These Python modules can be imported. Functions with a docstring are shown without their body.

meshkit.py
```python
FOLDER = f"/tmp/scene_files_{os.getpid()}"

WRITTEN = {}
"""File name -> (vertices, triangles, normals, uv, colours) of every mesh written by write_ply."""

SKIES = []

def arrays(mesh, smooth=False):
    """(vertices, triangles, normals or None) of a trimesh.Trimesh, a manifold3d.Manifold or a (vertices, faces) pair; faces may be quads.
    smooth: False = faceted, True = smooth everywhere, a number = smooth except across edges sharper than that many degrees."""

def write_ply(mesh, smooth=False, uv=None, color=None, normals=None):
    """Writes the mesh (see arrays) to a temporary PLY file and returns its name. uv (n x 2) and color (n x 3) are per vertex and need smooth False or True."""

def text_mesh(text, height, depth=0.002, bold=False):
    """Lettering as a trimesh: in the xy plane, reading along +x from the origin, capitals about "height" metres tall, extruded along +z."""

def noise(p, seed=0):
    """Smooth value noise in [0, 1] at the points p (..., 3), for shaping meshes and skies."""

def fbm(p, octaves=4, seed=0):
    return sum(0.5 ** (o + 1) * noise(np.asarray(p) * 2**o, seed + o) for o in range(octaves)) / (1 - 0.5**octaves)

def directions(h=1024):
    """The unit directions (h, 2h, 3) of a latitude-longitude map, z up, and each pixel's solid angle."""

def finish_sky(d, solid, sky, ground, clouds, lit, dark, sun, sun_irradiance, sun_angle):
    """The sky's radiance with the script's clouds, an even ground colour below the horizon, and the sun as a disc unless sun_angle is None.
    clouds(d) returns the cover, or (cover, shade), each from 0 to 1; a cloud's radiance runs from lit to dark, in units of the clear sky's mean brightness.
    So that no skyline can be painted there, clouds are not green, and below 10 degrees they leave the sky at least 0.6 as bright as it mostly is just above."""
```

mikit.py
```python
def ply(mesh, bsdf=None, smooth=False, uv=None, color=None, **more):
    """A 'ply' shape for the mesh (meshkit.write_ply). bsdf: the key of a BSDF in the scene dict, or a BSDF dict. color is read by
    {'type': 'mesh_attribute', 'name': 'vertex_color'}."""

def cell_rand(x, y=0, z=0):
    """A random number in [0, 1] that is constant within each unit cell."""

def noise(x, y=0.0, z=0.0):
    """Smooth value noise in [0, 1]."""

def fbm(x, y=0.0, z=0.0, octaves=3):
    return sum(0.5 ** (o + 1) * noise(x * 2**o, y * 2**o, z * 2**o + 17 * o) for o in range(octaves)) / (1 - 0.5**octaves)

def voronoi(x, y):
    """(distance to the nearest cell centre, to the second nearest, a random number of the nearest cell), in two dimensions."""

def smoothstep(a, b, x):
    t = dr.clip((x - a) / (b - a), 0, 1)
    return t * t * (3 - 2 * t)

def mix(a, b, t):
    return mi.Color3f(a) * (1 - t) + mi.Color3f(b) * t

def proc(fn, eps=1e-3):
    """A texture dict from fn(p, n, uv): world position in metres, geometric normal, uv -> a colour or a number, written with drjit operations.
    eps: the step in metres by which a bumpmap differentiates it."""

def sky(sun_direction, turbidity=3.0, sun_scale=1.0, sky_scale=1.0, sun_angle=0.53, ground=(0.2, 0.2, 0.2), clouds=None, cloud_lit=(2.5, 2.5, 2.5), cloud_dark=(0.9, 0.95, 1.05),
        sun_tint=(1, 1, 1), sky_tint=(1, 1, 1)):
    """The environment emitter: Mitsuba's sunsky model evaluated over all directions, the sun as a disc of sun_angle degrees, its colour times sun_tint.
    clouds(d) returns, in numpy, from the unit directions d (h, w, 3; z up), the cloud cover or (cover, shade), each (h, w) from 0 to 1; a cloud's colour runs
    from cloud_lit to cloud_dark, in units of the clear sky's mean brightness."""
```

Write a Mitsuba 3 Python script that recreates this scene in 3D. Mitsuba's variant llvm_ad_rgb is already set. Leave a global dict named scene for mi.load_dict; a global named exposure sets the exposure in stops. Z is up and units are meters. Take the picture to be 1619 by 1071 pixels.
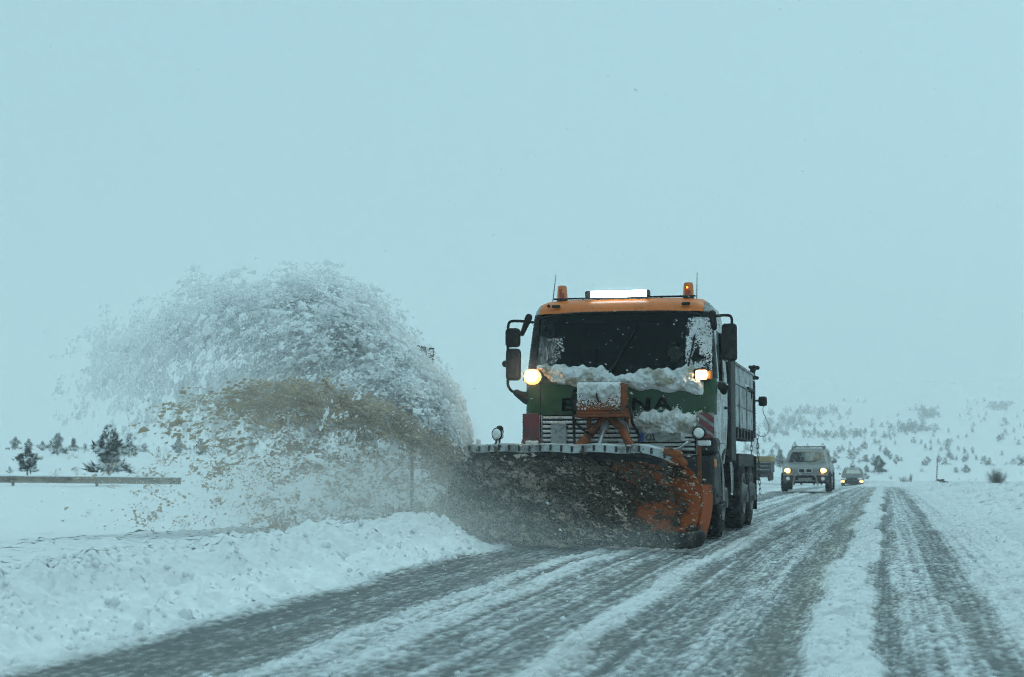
import math, random
import numpy as np, trimesh, manifold3d as m3, drjit as dr
import mitsuba as mi, mikit, meshkit
from mikit import noise, fbm, voronoi, smoothstep, mix, proc, cell_rand
from shapely.geometry import Polygon
from scipy import ndimage
T = mi.ScalarTransform4f
rng = np.random.default_rng(7); random.seed(7)
scene, labels = {}, {}
# ------------------------------------------------------------------ camera, sky, exposure
EYE, F = 1.12, 2400.0            # eye height in m; focal length in pixels of the 1619 x 1071 photograph
YH, XC = 713.0, 809.5            # horizon row and centre column there
A = math.atan((1400 - XC) / F)   # the road runs 13.8 degrees to the right of the view axis
CA, SA = math.cos(A), math.sin(A)
exposure = 1.82
HAZE = 0.0013
PITCH = math.atan((YH - 535.5) / F)
scene['camera'] = {'type': 'thinlens', 'fov': math.degrees(2 * math.atan(XC / F)), 'fov_axis': 'x', 'near_clip': 0.1, 'far_clip': 9000.0, 'aperture_radius': 0.010, 'focus_distance': 18.6,
    'to_world': T().look_at(origin=[0, 0, EYE], target=[0, math.cos(PITCH), EYE + math.sin(PITCH)], up=[0, 0, 1]), 'medium': {'type': 'ref', 'id': 'haze_air'}}

def cloud_deck(d):
    n = meshkit.fbm(d * np.array([1.3, 1.3, 2.2]) + 3.1, 3, 5)
    side = np.clip(0.5 - 0.9 * d[..., 0], 0, 1)
    return np.ones(d.shape[:2]), np.clip(0.3 * (n - 0.35) + 0.42 * side, 0, 1)
scene['sky'] = mikit.sky((0.25, 0.35, 0.9), turbidity=3, sun_scale=0.1, sun_angle=25, sun_tint=(0.62, 1.0, 1.12), ground=(0.6, 0.6, 0.6), clouds=cloud_deck,
    cloud_lit=(1.05, 1.68, 1.89), cloud_dark=(0.56, 1.03, 1.2))

# ------------------------------------------------------------------ helpers
def root(name, label, cat=None, group=None, kind=None):
    k, i = name, 0
    while k in labels: i += 1; k = f'{name}_{i:03d}'
    L = {'label': label} if label else {}
    if cat: L['category'] = cat
    if group: L['group'] = group
    if kind: L['kind'] = kind
    labels[k] = L
    return k
def add(name, mesh, bsdf, parent=None, M=None, smooth=False, label=None, kind=None, **more):
    base = f'{parent}__{name}' if parent else name
    k, i = base, 0
    while k in scene: i += 1; k = f'{base}_{i:03d}'
    d = mesh if isinstance(mesh, dict) else mikit.ply(mesh, bsdf, smooth=smooth, **more)
    d = dict(d)
    if M is not None: d['to_world'] = M
    scene[k] = d
    if parent and (label or kind):
        labels[k] = {**({'label': label} if label else {}), **({'kind': kind} if kind else {})}
    return k
def solo(name, mesh, bsdf, label, cat=None, group=None, kind=None, M=None, smooth=False, **more):
    k = root(name, label, cat, group, kind)
    d = dict(mesh) if isinstance(mesh, dict) else mikit.ply(mesh, bsdf, smooth=smooth, **more)
    if M is not None: d['to_world'] = M
    scene[k] = d
    return k
def cat(*ms):
    ms = [x for m in ms for x in (m if isinstance(m, (list, tuple)) else [m])]
    return trimesh.util.concatenate([tm(m) for m in ms])
def tm(m):
    if isinstance(m, m3.Manifold):
        q = m.to_mesh(); return trimesh.Trimesh(q.vert_properties[:, :3], q.tri_verts, process=False)
    return m
def mani(t):
    t = t.copy(); t.merge_vertices()
    return m3.Manifold(m3.Mesh(np.asarray(t.vertices, np.float32), np.asarray(t.faces, np.uint32)))
def box(x0, x1, y0, y1, z0, z1, c=0.0):
    lo, hi = np.minimum([x0, y0, z0], [x1, y1, z1]), np.maximum([x0, y0, z0], [x1, y1, z1])
    if c <= 0:
        m = trimesh.creation.box(hi - lo); m.apply_translation((lo + hi) / 2); return m
    c = min(c, 0.49 * float((hi - lo).min()))
    P = []
    for k in range(3):
        e = np.full(3, c); e[k] = 0
        for s in np.ndindex(2, 2, 2): P.append(np.where(np.array(s) == 0, lo + e, hi - e))
    return trimesh.convex.convex_hull(np.array(P))
def bx(x0, x1, y0, y1, z0, z1): return m3.Manifold.cube([x1 - x0, y1 - y0, z1 - z0]).translate([x0, y0, z0])
def hull_balls(pts, rs, seg=14):
    return tm(m3.Manifold.batch_hull([m3.Manifold.sphere(r, seg).translate(list(map(float, p))) for p, r in zip(pts, rs)]))
def rbox(x0, x1, y0, y1, z0, z1, r, seg=14):
    r = min(r, .49 * min(x1 - x0, y1 - y0, z1 - z0))
    P = [(a, b, c) for a in (x0 + r, x1 - r) for b in (y0 + r, y1 - r) for c in (z0 + r, z1 - r)]
    return hull_balls(P, [r] * 8, seg)
def tube(pts, r, sides=8, cap=True):
    p = np.asarray(pts, float); n = len(p)
    t = np.gradient(p, axis=0); t /= np.linalg.norm(t, axis=1, keepdims=True) + 1e-12
    a = np.cross(t[0], [0, 0, 1.0] if abs(t[0, 2]) < .9 else [1.0, 0, 0]); a /= np.linalg.norm(a)
    R = np.broadcast_to(r, (n,)); an = np.arange(sides) * 2 * np.pi / sides; V = []
    for i in range(n):
        a = a - t[i] * (a @ t[i]); a /= np.linalg.norm(a); b = np.cross(t[i], a)
        V.append(p[i] + R[i] * (np.cos(an)[:, None] * a + np.sin(an)[:, None] * b))
    V = np.vstack(V); i, j = np.meshgrid(np.arange(n - 1), np.arange(sides), indexing='ij')
    q = np.stack([i * sides + j, i * sides + (j + 1) % sides, (i + 1) * sides + (j + 1) % sides, (i + 1) * sides + j], -1).reshape(-1, 4)
    f = np.vstack([q[:, [0, 1, 2]], q[:, [0, 2, 3]]])
    if cap:
        V = np.vstack([V, p[:1], p[-1:]]); k = np.arange(sides)
        f = np.vstack([f, np.stack([k * 0 + n * sides, (k + 1) % sides, k], 1), np.stack([k * 0 + n * sides + 1, (n - 1) * sides + k, (n - 1) * sides + (k + 1) % sides], 1)])
    return trimesh.Trimesh(V, f, process=False)
def spline(pts, n=24):
    from scipy.interpolate import CubicSpline
    p = np.asarray(pts, float); s = np.r_[0, np.cumsum(np.linalg.norm(np.diff(p, axis=0), axis=1))]
    return CubicSpline(s, p)(np.linspace(0, s[-1], n))
def bend(pts, r=.05, n=5):
    """a polyline with rounded corners"""
    p = [np.asarray(q, float) for q in pts]; out = [p[0]]
    for a, b, c in zip(p[:-2], p[1:-1], p[2:]):
        u, w = a - b, c - b; ru, rw = min(r, .45 * np.linalg.norm(u)), min(r, .45 * np.linalg.norm(w))
        u, w = b + u / np.linalg.norm(u) * ru, b + w / np.linalg.norm(w) * rw
        for t in np.linspace(0, 1, n): out.append((1 - t) ** 2 * u + 2 * t * (1 - t) * b + t * t * w)
    return np.array(out + [p[-1]])
def lathe(prof, seg=32, axis='z', at=(0, 0, 0)):
    m = trimesh.creation.revolve(np.asarray(prof, float), sections=seg)
    if axis == 'x': m.apply_transform(trimesh.transformations.rotation_matrix(math.pi / 2, [0, 1, 0]))
    if axis == 'y': m.apply_transform(trimesh.transformations.rotation_matrix(-math.pi / 2, [1, 0, 0]))
    if axis == '-y': m.apply_transform(trimesh.transformations.rotation_matrix(math.pi / 2, [1, 0, 0]))
    m.apply_translation(at); return m
def prism(poly, y0, y1):
    """polygon in (x, z) extruded from y0 to y1"""
    m = trimesh.creation.extrude_polygon(Polygon(poly), y1 - y0, engine='earcut')
    v = np.array(m.vertices); m.vertices = np.stack([v[:, 0], y0 + v[:, 2], v[:, 1]], 1); m.invert(); return m
def prism_x(poly, x0, x1):
    """polygon in (y, z) extruded from x0 to x1"""
    m = trimesh.creation.extrude_polygon(Polygon(poly), x1 - x0, engine='earcut')
    v = np.array(m.vertices); m.vertices = np.stack([x0 + v[:, 2], v[:, 0], v[:, 1]], 1); return m
def disc(x, y, z, r, seg=28, rz=None):
    """a flat disc that faces -y"""
    a = np.arange(seg) * 2 * np.pi / seg
    v = np.vstack([[x, y, z], np.stack([x + r * np.cos(a), a * 0 + y, z + (rz or r) * np.sin(a)], 1)]); k = np.arange(seg)
    return trimesh.Trimesh(v, np.stack([k * 0, k + 1, (k + 1) % seg + 1], 1), process=False)
def grid_mesh(P):
    h, w = P.shape[:2]; i = np.arange(h * w).reshape(h, w)
    q = np.stack([i[:-1, :-1], i[:-1, 1:], i[1:, 1:], i[1:, :-1]], -1).reshape(-1, 4)
    return trimesh.Trimesh(P.reshape(-1, 3), np.vstack([q[:, [0, 1, 2]], q[:, [0, 2, 3]]]), process=False)
def scatter(base, pos, scale, rs, stretch=None, direction=None):
    """one mesh of copies of base = (v, f): at pos, of size scale, randomly turned; stretched along direction"""
    bv, bf = base; n = len(pos)
    q = rs.normal(size=(n, 4)); q /= np.linalg.norm(q, axis=1, keepdims=True); w, x, y, z = q.T
    R = np.stack([1 - 2 * (y * y + z * z), 2 * (x * y - w * z), 2 * (x * z + w * y), 2 * (x * y + w * z), 1 - 2 * (x * x + z * z), 2 * (y * z - w * x), 2 * (x * z - w * y), 2 * (y * z + w * x), 1 - 2 * (x * x + y * y)], 1).reshape(n, 3, 3)
    V = np.einsum('nij,kj->nki', R, bv) * np.asarray(scale).reshape(-1, 1, 1)
    if stretch is not None:
        d = direction / (np.linalg.norm(direction, axis=1, keepdims=True) + 1e-9)
        V += np.einsum('nkj,nj->nk', V, d)[..., None] * d[:, None, :] * (np.asarray(stretch).reshape(-1, 1, 1) - 1)
    V += pos[:, None, :]
    Fc = bf[None] + (np.arange(n) * len(bv))[:, None, None]
    return trimesh.Trimesh(V.reshape(-1, 3), Fc.reshape(-1, 3), process=False)
TET = (np.array([[1, 1, 1], [1, -1, -1], [-1, 1, -1], [-1, -1, 1]]) / 1.73, np.array([[0, 1, 2], [0, 3, 1], [0, 2, 3], [1, 3, 2]]))
_o = trimesh.creation.icosphere(subdivisions=0); OCT = (np.array([[1, 0, 0], [-1, 0, 0], [0, 1, 0], [0, -1, 0], [0, 0, 1], [0, 0, -1.0]]), np.array([[0, 2, 4], [2, 1, 4], [1, 3, 4], [3, 0, 4], [2, 0, 5], [1, 2, 5], [3, 1, 5], [0, 3, 5]]))
def lump(seed, sub=1, amp=.45):
    m = trimesh.creation.icosphere(subdivisions=sub); v = np.array(m.vertices)
    v = v * (1 - amp / 2 + amp * meshkit.fbm(v * 1.7 + 9 * seed, 2, seed))[:, None]
    return v, np.array(m.faces)

# ------------------------------------------------------------------ materials
def mat(key, color, rough=.5, metal=0., spec=.5, coat=0., bump=None, bscale=.01, **more):
    b = {'type': 'principled', 'base_color': color if isinstance(color, dict) else {'type': 'rgb', 'value': list(color)}, 'roughness': rough, 'metallic': metal, 'specular': spec, **more}
    if coat: b['clearcoat'] = coat; b['clearcoat_gloss'] = .8
    b = {'type': 'twosided', 'b': b}
    if bump: b = {'type': 'bumpmap', 'arbitrary': bump, 'scale': bscale, 'b': b}
    scene[key] = b
def dirty(base, dirt=(.13, .115, .095), amount=.5, scale=6., streak=1.):
    base, dirt = list(base), list(dirt)
    def fn(p, n, uv):
        a = fbm(p.x * scale, p.y * scale, p.z * scale * streak, 2)
        b = noise(p.x * 37, p.y * 37, p.z * 37)
        return mix(base, dirt, smoothstep(.62 - .45 * amount, .95 - .4 * amount, .7 * a + .3 * b) * .9)
    return proc(fn)
# piecewise-linear share of dark slush across the road, by the distance u from the camera's line (m)
KN = [(-4.75, 0), (-4.45, 0.12), (-4.3, 0.91), (-3.5, 0.95), (-3.38, 0.8), (-3.3, 0.26), (-3.18, 0.26), (-3.12, 0.67), (-3.04, 0.63), (-2.98, 0.26), (-2.86, 0.26), (-2.76, 0.71), (-2.6, 0.77), (-2.45, 0.6), (-2.3, 0.79), (-2.1, 0.75), (-1.96, 0.55), (-1.9, 0.26), (-1.76, 0.26), (-1.66, 0.748), (-1.55, 0.96), (-1.45, 0.56), (-1.35, 0.748), (-1.22, 0.885), (-1.1, 0.497), (-0.98, 0.71), (-0.86, 0.56), (-0.74, 0.935), (-0.56, 0.78), (-0.48, 0.15), (-0.38, 0.06), (-0.16, 0.1), (-0.08, 0.77), (0.03, 0.885), (0.1, 0.546), (0.2, 0.649), (0.27, 0.535), (0.34, 0.659), (0.42, 0.623), (0.5, 0.753), (0.6, 0.68), (0.68, 0.525), (0.85, 0.28), (1.05, 0.2), (1.4, 0.1), (2.2, 0)]
def relu_sum(u, relu, knots=KN):
    x, y = [k[0] for k in knots], [k[1] for k in knots]; s = [(y[i + 1] - y[i]) / (x[i + 1] - x[i]) for i in range(len(x) - 1)]
    out = y[0] + s[0] * relu(u - x[0])
    for i in range(1, len(s)): out = out + (s[i] - s[i - 1]) * relu(u - x[i])
    return out - s[-1] * relu(u - x[-1])
def wob(v, sin): return .05 * sin(v * .55) + .035 * sin(v * 1.3 + 1.1) + .02 * sin(v * 2.9 + .4)
CV0, CVR = 92., 240.
scene['slush'] = {'type': 'bumpmap', 'arbitrary': proc(lambda p, n, uv: noise(p.x * 70, p.y * 55, p.z * 40), eps=.004), 'scale': .011,
    'b': {'type': 'twosided', 'b': {'type': 'principled', 'base_color': {'type': 'mesh_attribute', 'name': 'vertex_color'}, 'roughness': .6, 'specular': .35}}}
scene['snow'] = {'type': 'bumpmap', 'arbitrary': proc(lambda p, n, uv: fbm(p.x * 24, p.y * 24, p.z * 24, 2), eps=.006), 'scale': .026,
    'b': {'type': 'twosided', 'b': {'type': 'diffuse', 'reflectance': {'type': 'mesh_attribute', 'name': 'vertex_color'}}}}
scene['field_snow'] = {'type': 'bumpmap', 'arbitrary': proc(lambda p, n, uv: fbm(p.x * 1.6, p.y * 1.2, 0., 2), eps=.05), 'scale': .12,
    'b': {'type': 'twosided', 'b': {'type': 'diffuse', 'reflectance': {'type': 'rgb', 'value': [.83, .84, .85]}}}}
scene['stuck_snow'] = {'type': 'bumpmap', 'arbitrary': proc(lambda p, n, uv: fbm(p.x * 38, p.y * 38, p.z * 38, 2), eps=.004), 'scale': .02,
    'b': {'type': 'twosided', 'b': {'type': 'diffuse', 'reflectance': proc(lambda p, n, uv: mix((.72, .73, .73), (.36, .33, .27), smoothstep(.42, .72, fbm(p.x * 7, p.y * 7, p.z * 7, 3))))}}}
def simple(key, c): scene[key] = {'type': 'twosided', 'b': {'type': 'diffuse', 'reflectance': {'type': 'rgb', 'value': list(c)}}}
simple('clod_brown', (.50, .405, .31)); grain_grey = (.74, .65, .57); simple('clod_dark', (.10, .082, .062))
simple('needles', (.022, .03, .026)); simple('bark', (.06, .05, .042)); simple('tree_snow', (.8, .81, .82)); simple('twig', (.07, .055, .045))
def grain(key, c): scene[key] = {'type': 'principledthin', 'base_color': {'type': 'rgb', 'value': list(c)}, 'roughness': .9, 'diff_trans': .9, 'eta': 1.1}
grain('powder', (.95, .955, .96)); grain('clod_grey', grain_grey)
mat('orange', dirty((.22, .052, .012), (.06, .033, .022), .55, 5), .55, spec=.25)
mat('roof_orange', dirty((.60, .14, .015), (.3, .09, .02), .2, 3), .35, coat=.3)
def blade_dirt(p, n, uv):
    a = fbm(p.x * 3.2, p.y * 3.2, p.z * 4.5, 3) + .20 * smoothstep(2.0, 1.35, p.x + .3 * p.z)
    return mix((.30, .06, .011), (.024, .019, .014), smoothstep(.47, .64, a + .12 * (noise(p.x * 37, p.y * 37, p.z * 37) - .5)) * .95)
mat('blade', proc(blade_dirt), .6, spec=.25)
mat('green', dirty((.020, .062, .028), (.045, .06, .045), .4, 5), .5, spec=.25)
mat('white_paint', dirty((.40, .41, .41), (.12, .115, .105), .55, 6), .45, spec=.35)
mat('body_grey', dirty((.30, .315, .32), (.10, .096, .09), .5, 5), .55, spec=.3)
mat('black', dirty((.011, .011, .012), (.04, .038, .035), .35, 9), .6, spec=.22)
mat('dark_metal', dirty((.022, .022, .024), (.07, .064, .058), .4, 7), .6, spec=.25)
mat('rubber', dirty((.012, .012, .013), (.06, .058, .055), .4, 8), .85, spec=.15)
mat('steel', (.42, .43, .44), .38, metal=.8)
mat('strip', dirty((.36, .38, .385), (.12, .12, .11), .5, 7), .6)
mat('rim_metal', dirty((.16, .16, .16), (.06, .058, .054), .5, 9), .5, metal=.3)
mat('grille_white', dirty((.62, .63, .63), (.22, .21, .19), .4, 7), .42)
mat('bar_steel', (.22, .22, .22), .4, metal=.6)
mat('chrome', (.7, .7, .7), .18, metal=1.)
mat('inner', (.055, .055, .058), .85, spec=.3); mat('seat_cloth', (.03, .032, .038), .9); mat('skin', (.42, .26, .19), .6); mat('jacket', (.03, .045, .08), .85); mat('hair', (.02, .015, .012), .7)
mat('red', dirty((.16, .018, .022), (.06, .04, .035), .4, 8), .4, coat=.2)
mat('plate_white', dirty((.26, .26, .25), (.12, .11, .095), .6, 9), .6, spec=.2); mat('plate_blue', (.02, .05, .3), .4); mat('ink', (.01, .01, .011), .5)
mat('letter', (.006, .007, .007), .9, spec=.05)
mat('suv_paint', (.15, .152, .148), .35, metal=.2, coat=.5); mat('cladding', (.02, .02, .021), .6); mat('car_paint', (.035, .04, .045), .3, coat=.8)
mat('cover_yellow', dirty((.30, .20, .06), (.14, .11, .06), .4, 2), .7)
mat('amber_unlit', (.5, .15, .015), .25, coat=.6)
mat('lamp_white', (.75, .76, .74), .2, coat=.5)
mat('rail', dirty((.36, .31, .26), (.15, .12, .10), .6, 3), .6)
mat('sign_back', (.012, .013, .014), .7, spec=.15)
scene['glass'] = {'type': 'thindielectric', 'specular_transmittance': {'type': 'rgb', 'value': [.33, .42, .41]}, 'specular_reflectance': {'type': 'rgb', 'value': [.13, .15, .16]}}
scene['car_glass'] = {'type': 'thindielectric', 'specular_transmittance': {'type': 'rgb', 'value': [.32, .36, .36]}, 'specular_reflectance': {'type': 'rgb', 'value': [.35, .35, .35]}}
scene['beacon_glass'] = {'type': 'thindielectric', 'specular_transmittance': {'type': 'rgb', 'value': [.75, .36, .07]}, 'specular_reflectance': {'type': 'rgb', 'value': [.6, .6, .6]}}
def lamp(rgb): return {'emitter': {'type': 'area', 'radiance': {'type': 'rgb', 'value': list(rgb)}}}

# ------------------------------------------------------------------ terrain
def sstep(a, b, x):
    t = np.clip((x - a) / (b - a), 0, 1); return t * t * (3 - 2 * t)
def uv_of(x, y): return x * CA - y * SA, x * SA + y * CA
def xy_of(u, v): return u * CA + v * SA, -u * SA + v * CA
def bend_of(v): return np.maximum(v - CV0, 0) ** 2 / CVR
def height(x, y, fine=False):
    x, y = np.asarray(x, float), np.asarray(y, float); u, v = uv_of(x, y); ue = u + np.where(v < 240, bend_of(v), bend_of(240.))
    t = np.maximum(v - 15, 0); q = .00645 * t + 9e-5 * t * t
    z = -(q * 2.0 / (q ** 6 + 2.0 ** 6) ** (1 / 6))
    left = sstep(6, 45, -ue)
    zl = np.interp(v, [-50, 0, 30, 60, 100, 140, 170, 200, 260, 420, 3000], [0, 0, -.12, -.28, .35, 1.1, 1.25, .9, -1.5, -2.5, -2.5])
    z = z * (1 - left) + zl * left
    r = np.hypot(x, y); az = np.degrees(np.arctan2(x, np.maximum(y, 1e-3)))
    w = sstep(3, 10.5, az) * (y > 0)
    prof = np.interp(r, [0, 260, 390, 560, 720, 920, 1120, 1330, 1730, 2300], [0, 0, 1.4, 7., 13.2, 24.4, 37.6, 50, 74, 98])
    z = z + w * prof * (.86 + .28 * meshkit.fbm(np.stack([x / 210, y / 210, x * 0 + .3], -1), 2, 3))
    un = meshkit.fbm(np.stack([x / 26, y / 26, x * 0], -1), 3, 11) - .5
    z = z + un * (.9 * sstep(40, 200, r) + 3.2 * sstep(300, 900, r)) * np.clip(np.minimum(np.abs(ue + 1.6) / 14, 1), 0, 1) ** 2
    # right verge
    wb = .25 * np.sin(v * .21 + .5) + .12 * np.sin(v * .63)
    z = z + .27 * sstep(1.0, 4.2, ue + wb) * (1 - .5 * sstep(8, 30, ue))
    lum = meshkit.fbm(np.stack([x * .8, y * .8, x * 0], -1), 3, 21) - .5
    z = z + .16 * lum * sstep(1.2, 2.8, ue) + .10 * lum * sstep(5.5, 8, -ue)
    # windrow the plough has thrown up on the left, up to the blade
    k = meshkit.fbm(np.stack([x * 1.5, y * 1.5, x * 0 + 4], -1), 3, 31) - .5
    crest = -5.3 - .02 * np.maximum(17 - v, 0) + .25 * k
    h = np.where(ue > crest, sstep(-4.42, -5.15, ue + .1 * k), 1 - .62 * sstep(0, 1.1, crest - ue)) * (.36 + .16 * k)
    endv = 18.2 + .35 * k - .55 * np.clip((ue + 5.3) / .8, -1, 1)
    z = z + h * (1 - sstep(endv - 1.0, endv, v)) * (1 - sstep(7, 14, -ue))
    if fine:
        s = np.interp(ue + wob(v, np.sin), [a for a, _ in KN], [b for _, b in KN])
        on = sstep(-4.6, -4.3, ue) * (1 - sstep(1.2, 2.0, ue))
        p2 = lambda a, b, c=0.: np.stack([u * a, v * b, u * 0 + c], -1)
        c1 = meshkit.fbm(p2(10, 7), 3, 41); c2 = meshkit.noise(p2(31, 24), 43); c3 = meshkit.noise(p2(62, 40), 44)
        st = .45 * meshkit.noise(p2(15, .05), 47) + .3 * meshkit.noise(p2(38, .12), 48) + .25 * meshkit.noise(p2(60, .6), 49)
        lumpy = np.clip(c1 - .42, 0, 1) * 1.6 + .5 * np.clip(c2 - .45, 0, 1)
        z = z + on * ((1 - s) * (.025 + .05 * lumpy) + (.011 * (c2 - .5) + .009 * (c3 - .5)) * (1 - .4 * s) - .022 * (st - .5) * s - .03)
        off = 1 - on
        berm = (1 - sstep(5.9, 7.5, -ue)) * sstep(4.3, 4.8, -ue) * (1 - sstep(18, 19.5, v))
        big = meshkit.fbm(p2(3.2, 3.2, 2.), 2, 53)
        z = z + off * ((.05 + .05 * sstep(1.6, 2.4, ue)) * lumpy * (.4 + 1.2 * big) + berm * (.11 * (big - .5) + .06 * (c1 - .5) + .022 * (c2 - .5)) + .016 * (c2 - .5) + .012 * (c3 - .5))
        # what lies on the road: white snow, grey slush, brown slush
        grit = meshkit.fbm(p2(5, 1.2, 7.), 2, 61) - .5
        a = s - .05 * s + .9 * (st - .5) * np.minimum(1, s * 3) - np.minimum(1, .2 + 2 * s) * (.32 * (c1 - .5) + .42 * (c2 - .5) + .85 * (c3 - .5)) + .2 * grit * np.minimum(1, s * 3)
        d = sstep(.02, .98, a)[..., None]
        br = np.clip(sstep(.52, .75, meshkit.fbm(p2(1.7, .6, 3.), 2, 63)) * .15 + .4 * sstep(-.85, -.7, ue) * (1 - sstep(-.6, -.46, ue)), 0, 1)[..., None]
        grain = meshkit.noise(p2(47, 33, 5.), 65)[..., None]
        dirt = sstep(.6, .78, meshkit.fbm(p2(6, 5, 9.), 3, 67))[..., None]
        snow = (np.array([.68, .69, .70]) + .15 * off[..., None]) * (1 - .2 * dirt * (1 - .7 * off[..., None])) - br * np.array([.1, .13, .2]) * .7
        snow = snow * (1 - .22 * np.clip(grain - .55, 0, 1))
        slush = np.array([.088, .096, .098]) * (.75 + .5 * grain) + br * np.array([.035, .015, -.02])
        rgb = snow * (1 - .97 * d) + slush * .97 * d
        return z, np.clip(rgb, 0, 1)
    return z
V0, V1 = 3.0, 165.0
rows = [V0]
while rows[-1] < V1: rows.append(rows[-1] * 1.0047)
rows = np.array(rows)
def strip(us, skirt):
    U, V = np.meshgrid(us, rows); U = U - bend_of(V)
    x, y = xy_of(U, V); z, rgb = height(x, y, True)
    if 'l' in skirt: z[:, 0] -= .4
    if 'r' in skirt: z[:, -1] -= .4
    z[-1] -= .4
    return grid_mesh(np.stack([x, y, z], -1)), rgb.reshape(-1, 3)
def ground(name, s, m, lab): solo(name, s[0], m, lab, kind='structure', smooth=True, color=s[1])
ground('road', strip(np.linspace(-4.8, 1.6, 400), ''), 'slush', 'two lane road covered in ploughed snow and dark wheel tracks of slush')
ground('snow_bank', strip(np.r_[np.linspace(-9.5, -7, 40)[:-1], np.linspace(-7, -4.8, 90)], 'l'), 'snow', 'lumpy white windrow of ploughed snow along the left road edge')
ground('snow_verge', strip(np.linspace(1.6, 8, 120), 'r'), 'snow', 'low trampled snow verge along the right road edge')
az = np.radians(np.concatenate([np.linspace(-30, 30, 420), np.linspace(31, 329, 90)]))
rr = np.concatenate([[.4], np.geomspace(1.5, 2350, 300)])
RR, AZ = np.meshgrid(rr, np.r_[az, az[:1] + 2 * np.pi])
X, Y = RR * np.sin(AZ), RR * np.cos(AZ); Z = height(X, Y)
U_, V_ = uv_of(X, Y); UE = U_ + bend_of(np.minimum(V_, 240))
inside = sstep(-9.4, -8.6, UE) * (1 - sstep(7.1, 7.9, UE)) * sstep(V0, V0 + 1, V_) * (1 - sstep(V1 - 8, V1 - 1, V_))
solo('snow_field', grid_mesh(np.stack([X, Y, Z - .4 * inside], -1)), 'field_snow', 'snow covered open plain rising to a hazy hillside on the right', kind='structure', smooth=True)

def on_ground(px, py):
    """where the ray through a pixel of the photograph meets the ground"""
    lo, hi = 12., 2200.
    for n in (160, 24, 24):
        d = np.geomspace(lo, hi, n); x = (px - XC) / F * d; z = EYE - (py - YH) / F * d
        hit = np.nonzero(z < height(x, d))[0]
        if len(hit) == 0: return None
        i = max(hit[0], 1); lo, hi = d[i - 1], d[i]
    return np.array([x[i], d[i], float(height(x[i], d[i]))])

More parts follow.
